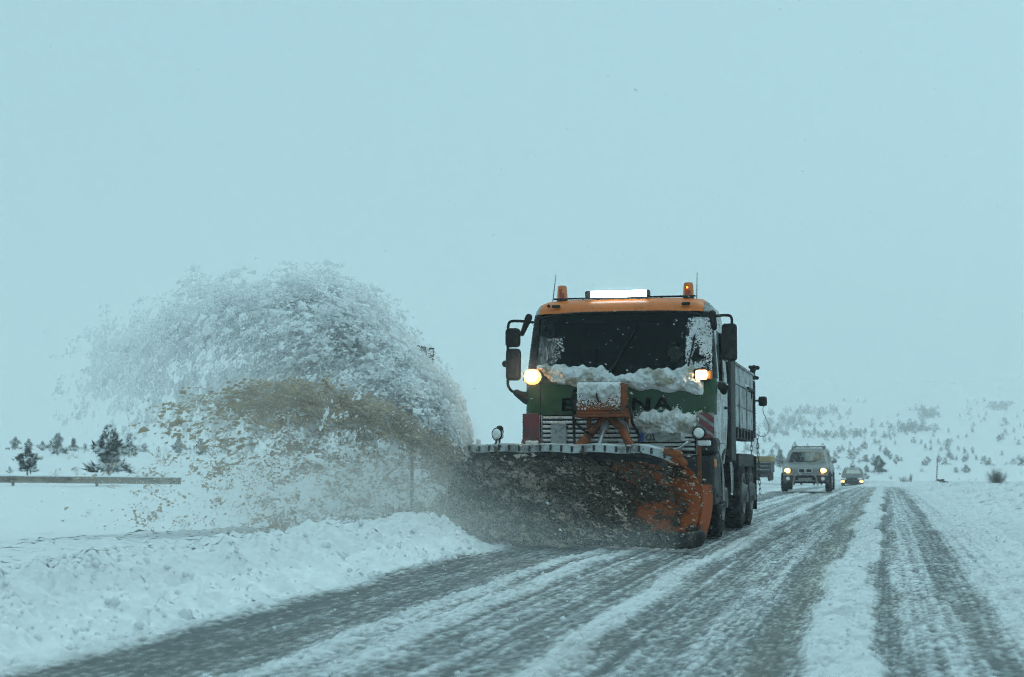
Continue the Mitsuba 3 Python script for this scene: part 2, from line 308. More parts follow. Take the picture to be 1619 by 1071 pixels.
def on_hill(px, py):
    a = math.atan2(px - XC, F); j = int(np.argmin(np.abs(az[:420] - a))); row = YH - (Z[j] - EYE) * F / (rr * math.cos(a))
    hit = np.nonzero((row < py) & (rr > 150))[0]
    if len(hit) == 0: return None
    i = hit[0]; t = np.clip((row[i - 1] - py) / (row[i - 1] - row[i] + 1e-9), 0, 1); r = rr[i - 1] + t * (rr[i] - rr[i - 1])
    return np.array([r * math.sin(a), r * math.cos(a), Z[j, i - 1] + t * (Z[j, i] - Z[j, i - 1])])

rc_ = np.random.default_rng(21)
def chunks(n, ulo, uhi, vlo, vhi, size, keep, seed):
    rs = np.random.default_rng(seed); v = vlo * (vhi / vlo) ** rs.uniform(size=n); u = rs.uniform(ulo, uhi, n); x, y = xy_of(u - bend_of(v), v)
    k = keep(u, v, rs); x, y = x[k], y[k]; sz = size * np.exp(rs.normal(0, .5, len(x))); z = height(x, y, True)[0] + .25 * sz
    P_ = np.stack([x, y, z], 1); return [scatter(lump(i, 0, 1.1), P_[i::4], sz[i::4], rs) for i in range(4)]
kb = lambda u, v, rs: rs.uniform(size=len(u)) < np.clip(meshkit.fbm(np.stack([u * 2, v * 2, u * 0], -1), 2, 3) * 2.4 - .7, .03, 1)
def kr(u, v, rs):
    s_ = np.interp(u + wob(v, np.sin), [a for a, _ in KN], [b for _, b in KN]); return rs.uniform(size=len(u)) < np.clip(.55 - s_, .03, 1)
simple('chunk', (.78, .79, .80))
solo('snow_chunks', cat(chunks(4500, -6.3, -4.4, 6, 18, .0105, kb, 1), chunks(6000, -4.3, 1.1, 6.5, 26, .009, kr, 2), chunks(1500, 1.0, 5, 7, 30, .010, kb, 3)), 'chunk', 'broken lumps of snow strewn over the road ridges and the windrow', kind='stuff', smooth=True)

# ------------------------------------------------------------------ the plough truck (local: x to the image's right, y backwards, z up; front of cab at y = 0)
PX, PY = 1.353, 19.5
TRUCK = T().translate([PX, PY, -.02]).rotate([0, 0, 1], -math.degrees(A)).rotate([1, 0, 0], -.45)
truck = root('plough_truck', 'green, white and orange snow plough lorry driving towards the camera with its lights on', 'truck')
def tp(name, mesh, b, parent=None, smooth=35, **k): return add(name, mesh, b, parent or truck, TRUCK, smooth, **k)

def ring(z, hw, yf, yb, bulge=.07, rc=.17, rb=.06):
    P = []
    for s in np.linspace(-1, 1, 15): P.append((s * (hw - rc), yf + bulge * (s * (hw - rc) / hw) ** 2))
    yc = P[-1][1] + rc
    for a in np.linspace(-80, 0, 8): P.append((hw - rc + rc * math.cos(math.radians(a)), yc + rc * math.sin(math.radians(a))))
    for a in np.linspace(5, 90, 4): P.append((hw - rb + rb * math.cos(math.radians(a)), yb - rb + rb * math.sin(math.radians(a))))
    for a in np.linspace(90, 175, 4): P.append((-hw + rb + rb * math.cos(math.radians(a)), yb - rb + rb * math.sin(math.radians(a))))
    for a in np.linspace(180, 260, 8): P.append((-hw + rc + rc * math.cos(math.radians(a)), yc + rc * math.sin(math.radians(a))))
    return np.array([(x, y, z) for x, y in P])
SEC = [(.98, 1.2, .03, 1.6), (1.25, 1.235, 0, 1.6), (1.6, 1.25, -.01, 1.6), (2.02, 1.25, 0, 1.6), (2.08, 1.248, .02, 1.6), (2.5, 1.22, .10, 1.6), (2.9, 1.185, .18, 1.6), (2.99, 1.165, .21, 1.6), (3.07, 1.13, .27, 1.57), (3.125, 1.05, .37, 1.5), (3.155, .9, .5, 1.4), (3.165, .6, .7, 1.25)]
def loft(secs):
    R = [ring(*s) for s in secs]; n = len(R[0]); V = np.vstack(R + [R[0].mean(0)[None], R[-1].mean(0)[None]]); Fc = []
    for k in range(len(R) - 1):
        for j in range(n):
            a, b = k * n + j, k * n + (j + 1) % n; Fc += [(a, b, b + n), (a, b + n, a + n)]
    c0, c1 = len(R) * n, len(R) * n + 1
    for j in range(n): Fc += [(c0, (j + 1) % n, j), (c1, (len(R) - 1) * n + j, (len(R) - 1) * n + (j + 1) % n)]
    m = trimesh.Trimesh(V, Fc, process=False)
    if m.volume < 0: m.invert()
    return mani(m)
outer = loft(SEC)
inner = loft([(z + (.1 if i == 0 else -.035 if z > 3 else 0), hw - .05, yf + .05, yb - .05) for i, (z, hw, yf, yb) in enumerate(SEC)])
shell = outer - inner
WS = [(-1.11, 2.07), (1.11, 2.07), (1.075, 2.91), (1.03, 2.945), (-1.03, 2.945), (-1.075, 2.91)]
shell = shell - mani(prism(WS, -.5, .75))
SW = [(.5, 2.06), (1.18, 2.06), (1.18, 2.72), (.66, 2.72), (.5, 2.5)]
shell = shell - mani(prism_x(SW, -1.6, 1.6))
g = .004
greenp = shell ^ bx(-1.3, 1.3, -.2, .24, 1.6 + g, 2.07)
roofo = shell ^ bx(-1.085, 1.085, -.2, 2.1, 2.94, 3.3)
pillar = shell ^ bx(-1.4, 1.4, -.2, .36, 2.07 + g, 2.94 - g)
body = shell - bx(-1.3, 1.3, -.2, .24, 1.6, 2.07) - bx(-1.085 - g, 1.085 + g, -.2, 2.1, 2.94 - g, 3.3) - bx(-1.4, 1.4, -.2, .36, 2.07, 2.94)
grille_zone = bx(-1.0, 1.0, -.2, .2, 1.1, 1.6)
doorbox = lambda s: bx(*((.9, 1.4) if s > 0 else (-1.4, -.9)), .40, 1.28, 1.25, 2.83)
doors = {s: body ^ doorbox(s) for s in (1, -1)}
for s in (1, -1): body = body - (bx(.9, 1.4, .39, 1.29, 1.24, 2.84) if s > 0 else bx(-1.4, -.9, .39, 1.29, 1.24, 2.84))
body = body - grille_zone
tp('cab', tm(body), 'white_paint', label='dirty white cab body')
tp('front_panel', tm(greenp), 'green', label='dark green panel under the windscreen')
tp('roof', tm(roofo), 'roof_orange', label='orange front of the cab roof')
for s in (-1, 1): tp('windscreen_pillar', tm(pillar ^ (bx(0, 2, -1, 3, 0, 4) if s > 0 else bx(-2, 0, -1, 3, 0, 4))), 'black')
for s in (1, -1):
    dk = tp('door', tm(doors[s]), 'white_paint')
    hx = s * 1.255
    tp('door_handle', rbox(min(hx, hx + s * .03), max(hx, hx + s * .03), 1.08, 1.22, 1.7, 1.74, .012), 'black', dk)
    tp('window', prism_x(SW, s * 1.2 - .003, s * 1.2 + .003), 'glass', dk, smooth=False)
    tp('window_trim', cat(box(s * 1.222, s * 1.236, .48, .51, 2.04, 2.52), box(s * 1.235, s * 1.25, .48, 1.2, 2.03, 2.06), box(s * 1.205, s * 1.222, 1.17, 1.2, 2.05, 2.73)), 'black', dk)
# windscreen sheet
P = []
for z in np.linspace(2.05, 2.955, 12):
    hw, yf = np.interp(z, [q[0] for q in SEC], [q[1] for q in SEC]), np.interp(z, [q[0] for q in SEC], [q[2] for q in SEC])
    P.append([(x, yf + .026 + .07 * (x / hw) ** 2, z) for x in np.linspace(-1.115, 1.115, 24)])
tp('windscreen', grid_mesh(np.array(P)), 'glass', smooth=True, label='dark windscreen with snow heaped along its lower edge')
def ws_y(x, z):
    hw, yf = np.interp(z, [q[0] for q in SEC], [q[1] for q in SEC]), np.interp(z, [q[0] for q in SEC], [q[2] for q in SEC])
    return yf + .07 * (np.asarray(x) / hw) ** 2
tp('windscreen_seal', cat(tube([(x, ws_y(x, 2.945) + .008, 2.945 - .04 * abs(x) ** 6) for x in np.linspace(-1.07, 1.07, 20)], .016, 6)), 'black')
# interior
tp('dashboard', rbox(-1.1, 1.1, .2, .55, 1.75, 2.1, .06), 'inner')
tp('cab_lining', cat(box(-1.15, 1.15, 1.48, 1.53, 1.2, 2.95), box(-1.1, 1.1, .4, 1.48, 2.93, 2.96), box(-1.15, 1.15, .3, 1.48, 1.2, 1.23)), 'inner')
for s in (-1, 1):
    tp('seat', cat(rbox(s * .62 - .27, s * .62 + .27, .7, 1.2, 1.5, 1.68, .06), rbox(s * .62 - .26, s * .62 + .26, 1.2, 1.36, 1.6, 2.35, .07), rbox(s * .62 - .13, s * .62 + .13, 1.22, 1.34, 2.36, 2.56, .05)), 'seat_cloth')
tp('steering_wheel', cat(trimesh.creation.torus(.22, .016, major_sections=28, minor_sections=8, transform=trimesh.transformations.translation_matrix([.62, .66, 2.02]) @ trimesh.transformations.rotation_matrix(-.9, [1, 0, 0])), tube([(.62, .45, 1.9), (.62, .66, 2.02)], .03)), 'inner')
# grille: white slats over a dark backing, hatch, steps
gr = tp('grille', box(-1.0, 1.0, .1, .14, 1.12, 1.6), 'inner')
for i in range(8):
    z = 1.585 - i * .058
    for x0, x1 in ((-.99, -.74), (-.74, -.32), (-.32, .99)):
        tp('slat', rbox(x0 + .003, x1 - .003, -.012 + .004 * (i % 2) + (.006 if x0 > -.5 and x0 < 0 else 0), .1, z - .036, z, .01, 6) , 'grille_white', gr)
hk = tp('hatch', rbox(-.87, -.66, -.045, -.015, 1.14, 1.5, .012), 'strip', label='pale square flap in the grille')
tp('latch', cat(box(-.885, -.868, -.05, -.03, 1.3, 1.32), box(-.662, -.645, -.05, -.03, 1.43, 1.46), box(-.662, -.645, -.05, -.03, 1.24, 1.27)), 'black', hk)
tp('badge', box(.38, .62, -.022, -.012, 1.5, 1.545, .005), 'black')
# letters on the green panel
for ch, px in (('B', -.73), ('N', .19), ('A', .46)):
    m = meshkit.text_mesh(ch, .155, .006, bold=True); v = np.array(m.vertices); v[:, 0] -= v[:, 0].min(); wd = v[:, 0].max(); v[:, 0] *= .235 / wd
    x = px + v[:, 0]
    m.vertices = np.stack([x, -.016 + .07 * (x / 1.25) ** 2 - v[:, 2], 1.66 + v[:, 1]], 1); m.invert()
    tp('letter', m, 'letter', label=f'black capital {ch} on the green panel', smooth=False)
tp('panel_seam', cat(box(-1.03, -1.018, .036, .046, 1.3, 2.03), box(-1.0, 1.0, -.018, -.004, 2.012, 2.026)), 'ink', smooth=False)
# bumper and the warning plates at its ends
tp('bumper', cat(rbox(-1.24, 1.24, -.06, .3, .62, 1.08, .06), box(-1.1, 1.1, -.1, -.05, .5, .62, .015)), 'dark_metal')
for s in (-1, 1):
    b = tp('corner_bumper', rbox(min(s * 1.02, s * 1.27), max(s * 1.02, s * 1.27), -.05, .4, 1.1, 1.31, .05), 'red' if s < 0 else 'dark_metal', label='dark red bumper corner')
    tp('fog_lamp', rbox(min(s * 1.03, s * 1.2), max(s * 1.03, s * 1.2), -.075, -.03, 1.2, 1.27, .015), 'lamp_white', b)
    w = tp('warning_plate', box(s * 1.13 - .11, s * 1.13 + .11, -.062, -.05, 1.3, 1.62, .003), 'plate_white' if s > 0 else 'red', label='red and grey striped warning plate' if s > 0 else 'dark red corner plate')
    for k in range(3 if s > 0 else 0):
        z = 1.3 + .13 * k; x0, x1 = s * 1.13 - .11, s * 1.13 + .11
        poly = Polygon([(x0, z + .16 - .08), (x1, z - .08), (x1, z - .0), (x0, z + .16)]).intersection(Polygon([(x0, 1.3), (x1, 1.3), (x1, 1.62), (x0, 1.62)]))
        if not poly.is_empty: tp('stripe', prism(list(poly.exterior.coords)[:-1], -.068, -.0625), 'red', w, smooth=False)
tp('round_lamp', cat(lathe([(0, -.05), (.05, -.04), (.072, 0), (.072, .05), (0, .05)], 24, 'y', (1.06, -.16, 1.36))), 'lamp_white', label='round white lamp at the bumper end')
tp('lamp_ring', trimesh.creation.torus(.076, .01, major_sections=28, minor_sections=8, transform=trimesh.transformations.translation_matrix([1.06, -.16, 1.36]) @ trimesh.transformations.rotation_matrix(math.pi / 2, [1, 0, 0])), 'black')
lp = tp('licence_plate', rbox(.3, .82, -.06, -.045, 1.25, 1.37, .006), 'plate_white', label='number plate half covered in snow')
tp('blue_band', box(.305, .345, -.064, -.0605, 1.255, 1.365), 'plate_blue', lp, smooth=False)
for i, ch in enumerate('O1'):
    m = meshkit.text_mesh(ch, .075, .003, bold=True); v = np.array(m.vertices); m.vertices = np.stack([.37 + .065 * i + v[:, 0], -.061 - v[:, 2], 1.273 + v[:, 1]], 1); m.invert()
    tp('character', m, 'ink', lp, smooth=False)
tp('step_bar', cat(tube(bend([(.2, -.1, 1.16), (.8, -.1, 1.16), (.9, -.1, 1.24), (.93, -.02, 1.26)], .06), .02), box(.36, .62, -.14, -.06, 1.17, 1.2, .005)), 'steel')
# high headlights on the cab corners
for s, px in ((-1, -1.115), (1, 1.09)):
    hl = tp('headlight', hull_balls([(px - .075, .0, 2.05), (px + .075, .0, 2.05), (px - .075, .0, 2.15), (px + .075, .0, 2.15), (px, .1, 2.1)], [.035, .035, .035, .035, .07]), 'black')
    m = hull_balls([(px - .02, -.02, 2.1), (px + .015, -.02, 2.1)], [.1, .1], 20) if s < 0 else rbox(px - .085, px + .07, -.05, .0, 2.035, 2.165, .024)
    add('lens', mikit.ply(m, 'lamp_white', smooth=30, **lamp((.95, .33, .045))), None, hl, TRUCK)
    add('bulb', mikit.ply(hull_balls([(px - .02, -.08 if s < 0 else -.045, 2.1), (px + .015, -.08 if s < 0 else -.045, 2.1)], [.066, .066] if s < 0 else [.055, .055], 14), 'lamp_white', smooth=30, **lamp((16, 10.5, 4.2) if s < 0 else (6, 4.2, 1.9))), None, hl, TRUCK)
    tp('indicator', rbox(px + (.08 if s > 0 else -.13), px + (.13 if s > 0 else -.093), -.04, .0, 2.04, 2.155, .015), 'amber_unlit', hl)
    tp('lamp_bracket', tube(bend([(px, .08, 2.08), (px - s * .02, .08, 1.95), (px - s * .06, .08, 1.9)], .03), .015), 'black', hl)
# roof: light bar, beacons, aerials, marker lamps
lb = tp('light_bar', cat(rbox(-.5, .36, .38, .5, 3.16, 3.255, .02), box(-.35, -.31, .4, .48, 3.08, 3.16), box(.2, .24, .4, .48, 3.08, 3.16)), 'black')
add('led_strip', mikit.ply(rbox(-.42, .325, .355, .379, 3.158, 3.25, .01), 'lamp_white', smooth=30, **lamp((1.5, 2.1, 2.25))), None, lb, TRUCK)
tp('roof_bar', cat(tube([(-.95, .52, 3.17), (.95, .52, 3.17)], .012), *[tube([(x, .52, 3.17), (x, .52, 3.08)], .012) for x in (-.9, -.55, .5, .9)]), 'black')
for s, px in ((-1, -.83), (1, .86)):
    bc = tp('beacon', cat(lathe([(0, 0), (.075, 0), (.07, .05), (0, .05)], 24, 'z', (px, .5, 3.12))), 'black')
    tp('lens', lathe([(.068, .05), (.07, .07), (.062, .2), (.05, .222), (0, .226)], 24, 'z', (px, .5, 3.12)), 'beacon_glass', bc)
    tp('reflector', cat(lathe([(0, .05), (.03, .05), (.03, .12), (0, .12)], 14, 'z', (px, .5, 3.12)), tube([(px - .025, .5, 3.19), (px - .025, .52, 3.3)], .02, 8)), 'amber_unlit', bc)
    if s > 0: add('bulb', mikit.ply(trimesh.creation.icosphere(subdivisions=2, radius=.014).apply_translation((px - .012, .47, 3.28)), 'lamp_white', **lamp((2.4, 1.0, .12))), None, bc, TRUCK)
for x0, x1 in ((-.98, -1.04), (.96, .99)):
    tp('aerial', cat(tube([(x0, .55, 3.08), (x0 + .3 * (x0 - x1) * -1, .56, 3.48)] if x0 > 0 else [(x0, .55, 3.06), (x0 + .05, .56, 3.5)], [.007, .004], 6), tube([(x0, .55, 3.05), (x0, .55, 3.11)], [.02, .01], 8)), 'black')
for x in (-.86, .86):
    tp('marker_lamp', rbox(x - .055, x + .055, .215, .27, 3.025, 3.06, .012), 'black')
tp('roof_bolt', trimesh.creation.icosphere(subdivisions=2, radius=.022).apply_translation((-.96, .245, 3.05)), 'black')
# wipers
for x0, z0, x1, z1 in ((-.16, 2.04, .24, 2.76), (.87, 2.0, .98, 2.62)):
    q = np.array([(x0 + (x1 - x0) * t, float(ws_y(x0 + (x1 - x0) * t, z0 + (z1 - z0) * t)) - .05 + .03 * t, z0 + (z1 - z0) * t) for t in np.linspace(0, 1, 8)])
    w = tp('wiper', tube(q[:5], [.016, .015, .013, .011, .01], 6), 'black')
    bl = q[2:] + (q[-1] - q[2]) * [.02, 0, .02]; bl[:, 1] = [float(ws_y(a, c)) - .012 for a, _, c in bl]
    tp('wiper_blade', cat(tube(bl, .011, 6), tube([q[4], bl[3]], .01, 6)), 'black', w)
tp('wiper_link', tube([(.19, float(ws_y(.2, 2.2)) - .03, 2.24), (.13, float(ws_y(.2, 2.1)) - .03, 2.1)], .016, 6), 'black')
# mirrors
def mirror(s):
    x = lambda a: s * a
    mr = tp('mirror_arm', cat(tube(bend([(x(1.17), .26, 2.84), (x(1.36), .1, 2.85), (x(1.46), .06, 2.84), (x(1.47), .06, 2.7), (x(1.47), .06, 1.98), (x(1.4), .08, 1.9), (x(1.2), .2, 1.9)], .06), .018, 8)) if s < 0 else tube(bend([(x(1.15), .26, 2.87), (x(1.36), .14, 2.87), (x(1.46), .1, 2.86), (x(1.465), .1, 2.5), (x(1.465), .1, 2.4)], .06), .018, 8), 'black')
    if s < 0:
        tp('mirror_housing', rbox(-1.5, -1.31, .0, .16, 2.5, 2.75, .05), 'black', mr)
        tp('mirror_housing', rbox(-1.49, -1.3, -.01, .15, 2.06, 2.48, .05), 'black', mr)
        tp('arm_joint', cat(hull_balls([(-1.22, .2, 2.9), (-1.3, .16, 2.68)], [.05, .03]), trimesh.creation.icosphere(subdivisions=2, radius=.045).apply_translation((-1.5, .05, 2.28))), 'black', mr)
        tp('arm_foot', hull_balls([(-1.36, .1, 1.9), (-1.24, .16, 1.82)], [.045, .07]), 'black', mr)
    else:
        tp('mirror_housing', rbox(1.33, 1.52, .06, .2, 2.28, 2.76, .045), 'black', mr)
        tp('arm_joint', hull_balls([(1.2, .24, 2.9), (1.22, .22, 2.72)], [.05, .04]), 'black', mr)
        tp('side_mirror', hull_balls([(1.27, .3, 1.99), (1.36, .3, 1.97), (1.33, .32, 1.9)], [.04, .045, .04]), 'black', mr)
mirror(-1); mirror(1)
# grab rail / air duct / stack behind the cab
tp('air_stack', cat(rbox(.95, 1.29, 1.64, 2.33, 1.0, 2.8, .05), box(.9, 1.24, 1.7, 2.28, 1.2, 1.24, .01), box(.9, 1.245, 1.7, 2.28, 1.9, 1.94, .01)), 'black', label='black air intake stack behind the cab')
tp('air_stack', rbox(-1.24, -.95, 1.68, 2.3, 1.0, 2.6, .05), 'black', label='black air intake stack behind the cab')
# chassis
tp('chassis', cat(box(-.45, -.35, .3, 6.3, .75, 1.02), box(.35, .45, .3, 6.3, .75, 1.02), *[box(-.4, .4, y, y + .1, .78, 1.0) for y in (.4, 2.2, 3.6, 5.0, 6.15)], box(-.5, .5, .3, 2.0, .8, 1.25), box(-.5, .5, 2.1, 2.9, .5, 1.1)), 'dark_metal')
def wheel_meshes():
    R, W = .52, .3
    prof = [(.3, -W / 2), (R - .06, -W / 2), (R - .015, -W / 2 + .03), (R, -W / 2 + .06), (R, W / 2 - .06), (R - .015, W / 2 - .03), (R - .06, W / 2), (.3, W / 2), (.3, -W / 2)]
    b0 = box(-.04, .04, -.028, .028, R - .006, R + .012, .004); blocks = []
    for k in range(40):
        for o in (-.09, 0, .09):
            b = b0.copy(); b.apply_translation((o, 0, 0)); b.apply_transform(trimesh.transformations.rotation_matrix(k * math.pi / 20 + (.04 if o else 0), [1, 0, 0])); blocks.append(b)
    rm = lathe([(.0, .02), (.1, .03), (.13, .07), (.14, .03), (.22, -.06), (.27, -.04), (.285, .012), (.305, .014), (.31, -.02), (.30, -.1), (0, -.1)], 40, 'x', (W / 2, 0, 0))
    bolts = [trimesh.creation.cylinder(.014, .04, sections=6, transform=trimesh.transformations.translation_matrix([W / 2 - .02, .17 * math.cos(a), .17 * math.sin(a)]) @ trimesh.transformations.rotation_matrix(math.pi / 2, [0, 1, 0])) for a in np.arange(10) * .6283]
    return mikit.ply(cat(lathe(prof, 48, 'x'), blocks), 'rubber', smooth=35), mikit.ply(cat(rm, bolts), 'rim_metal', smooth=35)
TYRE, RIM = wheel_meshes()
def wheel(x, y, s):
    M = TRUCK @ T().translate([x, y, .52])
    if s < 0: M = M @ T().rotate([0, 0, 1], 180)
    w = add('wheel', TYRE, None, truck, M); add('rim', RIM, None, w, M)
wheel(1.03, 1.42, 1); wheel(-1.03, 1.42, -1)
for y in (4.3, 5.66):
    for s in (1, -1):
        wheel(s * 1.05, y, s)
        wheel(s * .7, y, s)
tp('axle', cat(*[tube([(-1, y, .52), (1, y, .52)], .07) for y in (1.42, 4.3, 5.66)], box(-.2, .2, 4.1, 4.5, .36, .7, .05), box(-.2, .2, 5.46, 5.86, .36, .7, .05)), 'dark_metal')
# wheel arches, tanks and steps on both sides
for s in (1, -1):
    X = lambda a, b: (min(s * a, s * b), max(s * a, s * b))
    arc = [(1.42 + .66 * math.cos(t), .52 + .66 * math.sin(t)) for t in np.linspace(-.1, math.pi + .1, 20)]; arc2 = [(1.42 + .62 * math.cos(t), .52 + .62 * math.sin(t)) for t in np.linspace(math.pi + .1, -.1, 20)]
    tp('mudguard', prism_x(arc + arc2, *X(.85, 1.24)), 'black')
    tp('front_step', cat(rbox(*X(.9, 1.24), .05, .75, .45, 1.12, .07), box(*X(1.1, 1.26), .2, .6, .55, .6, .01)), 'dark_metal')
    a = tp('side_lamp', rbox(s * 1.2 - .06, s * 1.2 + .06, -.03, .04, .93, 1.04, .02), 'amber_unlit', label='amber side lamp')
    if s > 0: add('bulb', mikit.ply(rbox(1.15, 1.21, -.036, -.031, .95, 1.02, .002), 'lamp_white', **lamp((.5, .11, .008))), None, a, TRUCK)
    tp('side_rail', tube(bend([(s * 1.26, .1, 1.2), (s * 1.28, .15, 1.12), (s * 1.28, .5, .95), (s * 1.28, .6, .5)], .1), .014), 'steel')
    tp('fuel_tank', rbox(*X(.62, 1.15), 2.45, 3.5, .5, 1.02, .12), 'dark_metal')
    tp('exhaust_hose', cat(tube([(s * 1.18, 2.2, .55), (s * 1.18, 2.2, 1.12)], .06, 14), *[lathe([(.055, -.012), (.075, 0), (.055, .012)], 18, 'z', (s * 1.18, 2.2, z)) for z in np.arange(.58, 1.12, .035)]), 'steel')
    tp('mudguard', cat(box(*X(.55, 1.2), 3.66, 6.3, 1.09, 1.13, .01), box(*X(.55, 1.2), 3.62, 3.66, .7, 1.13, .01), box(*X(1.17, 1.2), 3.66, 6.3, .93, 1.1, .01)), 'black')
    tp('mud_flap', box(*X(.55, 1.24), 6.3, 6.325, .22, 1.1, .004), 'rubber')
# tipper body
db = tp('tipper_body', cat(box(-1.2, 1.2, 2.4, 6.3, 1.42, 1.5, .01), box(-1.2, 1.2, 2.4, 2.45, 1.5, 2.5, .01), box(-1.2, 1.2, 6.25, 6.3, 1.5, 2.4, .01)), 'body_grey', label='grey dropside tipper body')
for s in (1, -1):
    X = lambda a, b: (min(s * a, s * b), max(s * a, s * b))
    n = 6
    for k in range(n):
        y0, y1 = 2.5 + k * 3.72 / n, 2.5 + (k + 1) * 3.72 / n
        for z0, z1 in ((1.52, 1.83), (1.84, 2.14)):
            tp('side_board', box(*X(1.165, 1.2), y0 + .006, y1 - .006, z0, z1, .006), 'body_grey', db)
    tp('top_board', box(*X(1.165, 1.205), 2.5, 6.22, 2.16, 2.43, .008), 'body_grey', db)
    tp('side_rib', cat(*[box(*X(1.2, 1.222), y - .02, y + .02, 1.5, 2.16, .005) for y in (2.48, 3.74, 4.98)]), 'body_grey', db)
    tp('top_rail', box(*X(1.155, 1.23), 2.42, 6.3, 2.43, 2.47, .01), 'body_grey', db)
    tp('lower_rail', cat(box(*X(1.0, 1.21), 2.4, 6.3, 1.34, 1.49, .01), *[box(*X(1.205, 1.235), y, y + .1, 1.36, 1.5, .008) for y in np.arange(2.6, 6.2, .52)]), 'black', db)
    tp('corner_post', box(*X(1.13, 1.235), 6.22, 6.34, 1.4, 2.5, .01), 'dark_metal', db)
    tp('latch', cat(box(*X(1.2, 1.25), 5.0, 5.9, 2.15, 2.19, .008), hull_balls([(s * 1.2, 6.26, 2.52), (s * 1.22, 6.28, 2.58)], [.05, .04]), hull_balls([(s * 1.16, 6.22, 2.58), (s * 1.28, 6.28, 2.57)], [.03, .035]), hull_balls([(s * 1.2, 6.26, 2.42), (s * 1.27, 6.28, 2.4)], [.03, .03])), 'black', db)
tp('hook_ring', trimesh.creation.torus(.07, .008, major_sections=20, minor_sections=6, transform=trimesh.transformations.translation_matrix([1.235, 5.6, 2.1]) @ trimesh.transformations.rotation_matrix(math.pi / 2, [0, 1, 0])), 'black', db)
wl = tp('work_lamp', cat(rbox(1.29, 1.43, 6.2, 6.3, 1.93, 2.09, .035), tube([(1.22, 6.26, 2.02), (1.3, 6.25, 2.02)], .015)), 'black', db, label='black work lamp on the body corner with a loose cable')
# hanging chains and cable
def chain(top, n, lk=.075, lean=(0, 0)):
    out = []
    for k in range(n):
        base = trimesh.creation.torus(1, .28, major_sections=12, minor_sections=6); v = np.array(base.vertices) * [.017, .03, .022]; v[:, 1] += np.sign(v[:, 1]) * .017
        m = trimesh.Trimesh(v, base.faces, process=False); m.apply_transform(trimesh.transformations.rotation_matrix(math.pi / 2, [1, 0, 0]))
        if k % 2: m.apply_transform(trimesh.transformations.rotation_matrix(math.pi / 2, [0, 0, 1]))
        m.apply_translation((top[0] + lean[0] * k, top[1] + lean[1] * k, top[2] - lk * k)); out.append(m)
    return cat(out)
for tx, ty, tz, n, lean in ((1.26, 6.3, 1.42, 13, (.003, 0)), (1.16, 6.32, 1.38, 6, (0, 0))):
    tp('chain', chain((tx, ty, tz), n, lean=lean), 'black')
tp('lamp_cable', tube(spline([(1.37, 6.25, 1.93), (1.41, 6.25, 1.72), (1.45, 6.25, 1.5), (1.4, 6.25, 1.44), (1.28, 6.28, 1.45)], 24), .006, 6), 'black')
# snow lodged on the truck
def crust(x0, x1, n, top, bot, thick, ysurf, seed, nz=40):
    """a lumpy layer of snow between the curves bot(x) and top(x), lying on the surface y = ysurf(x, z)"""
    xs = np.linspace(x0, x1, n); F_, B_ = [], []
    for x in xs:
        t, b = top(x), bot(x); zs = np.linspace(b, t, nz); w = np.sin(np.linspace(0.02, math.pi - .02, nz)) ** .55
        e = min(1, (x - x0) / .05 + .02, (x1 - x) / .05 + .02)
        q = np.stack([np.full(nz, x) * 7, zs * 7, np.zeros(nz)], -1); k = meshkit.fbm(q, 4, seed) ; k2 = meshkit.fbm(q * 4.2, 2, seed + 1)
        y = ysurf(x, zs); k3 = meshkit.fbm(q * np.array([13, 15, 1]), 2, seed + 2); F_.append(np.stack([np.full(nz, x), y - thick * w * e * (.3 + .8 * np.abs(2 * k - 1) + .3 * k) - (.035 * k2 + .036 * k3) * w * e, zs + .01 * (k3 - .5)], -1)); B_.append(np.stack([np.full(nz, x), y + .004, zs], -1))
    F_, B_ = np.array(F_), np.array(B_)
    return grid_mesh(F_)
topc = lambda x: float(np.interp(x, [-1.1, -.95, -.55, -.2, -.08, .02, .15, .3, .45, .7, .85, .95, 1.1], [2.24, 2.27, 2.24, 2.22, 2.15, 2.09, 2.14, 2.18, 2.2, 2.18, 2.22, 2.24, 2.16]) + .015 * math.sin(x * 23) + .01 * math.sin(x * 51))
botc = lambda x: float(np.interp(x, [-1.1, -.9, -.7, -.45, -.2, 0, .3, .6, .9, 1.1], [2.2, 2.06, 1.98, 1.95, 1.98, 1.97, 1.92, 1.9, 1.88, 1.86]) + .02 * math.sin(x * 17))
solo('snow_heap', crust(-1.09, 1.1, 300, topc, botc, .105, lambda x, z: ws_y(x, np.maximum(z, 2.02)), 3), 'stuck_snow', 'dirty snow heaped along the bottom of the lorry windscreen', 'snow', M=TRUCK, smooth=True)
botg = lambda x: float(np.interp(x, [.15, .4, .8, 1.1], [1.46, 1.33, 1.29, 1.38]) + .02 * math.sin(x * 29))
topg = lambda x: float(np.interp(x, [.15, .3, .6, .85, 1.1], [1.53, 1.62, 1.66, 1.64, 1.6]) + .025 * math.sin(x * 19) + .02 * math.sin(x * 43))
solo('snow_crust', crust(.15, 1.1, 110, topg, botg, .09, lambda x, z: .0 * z - .01 + .05 * x * x, 8), 'stuck_snow', 'brownish snow crusted over the right half of the lorry grille', 'snow', M=TRUCK, smooth=True)
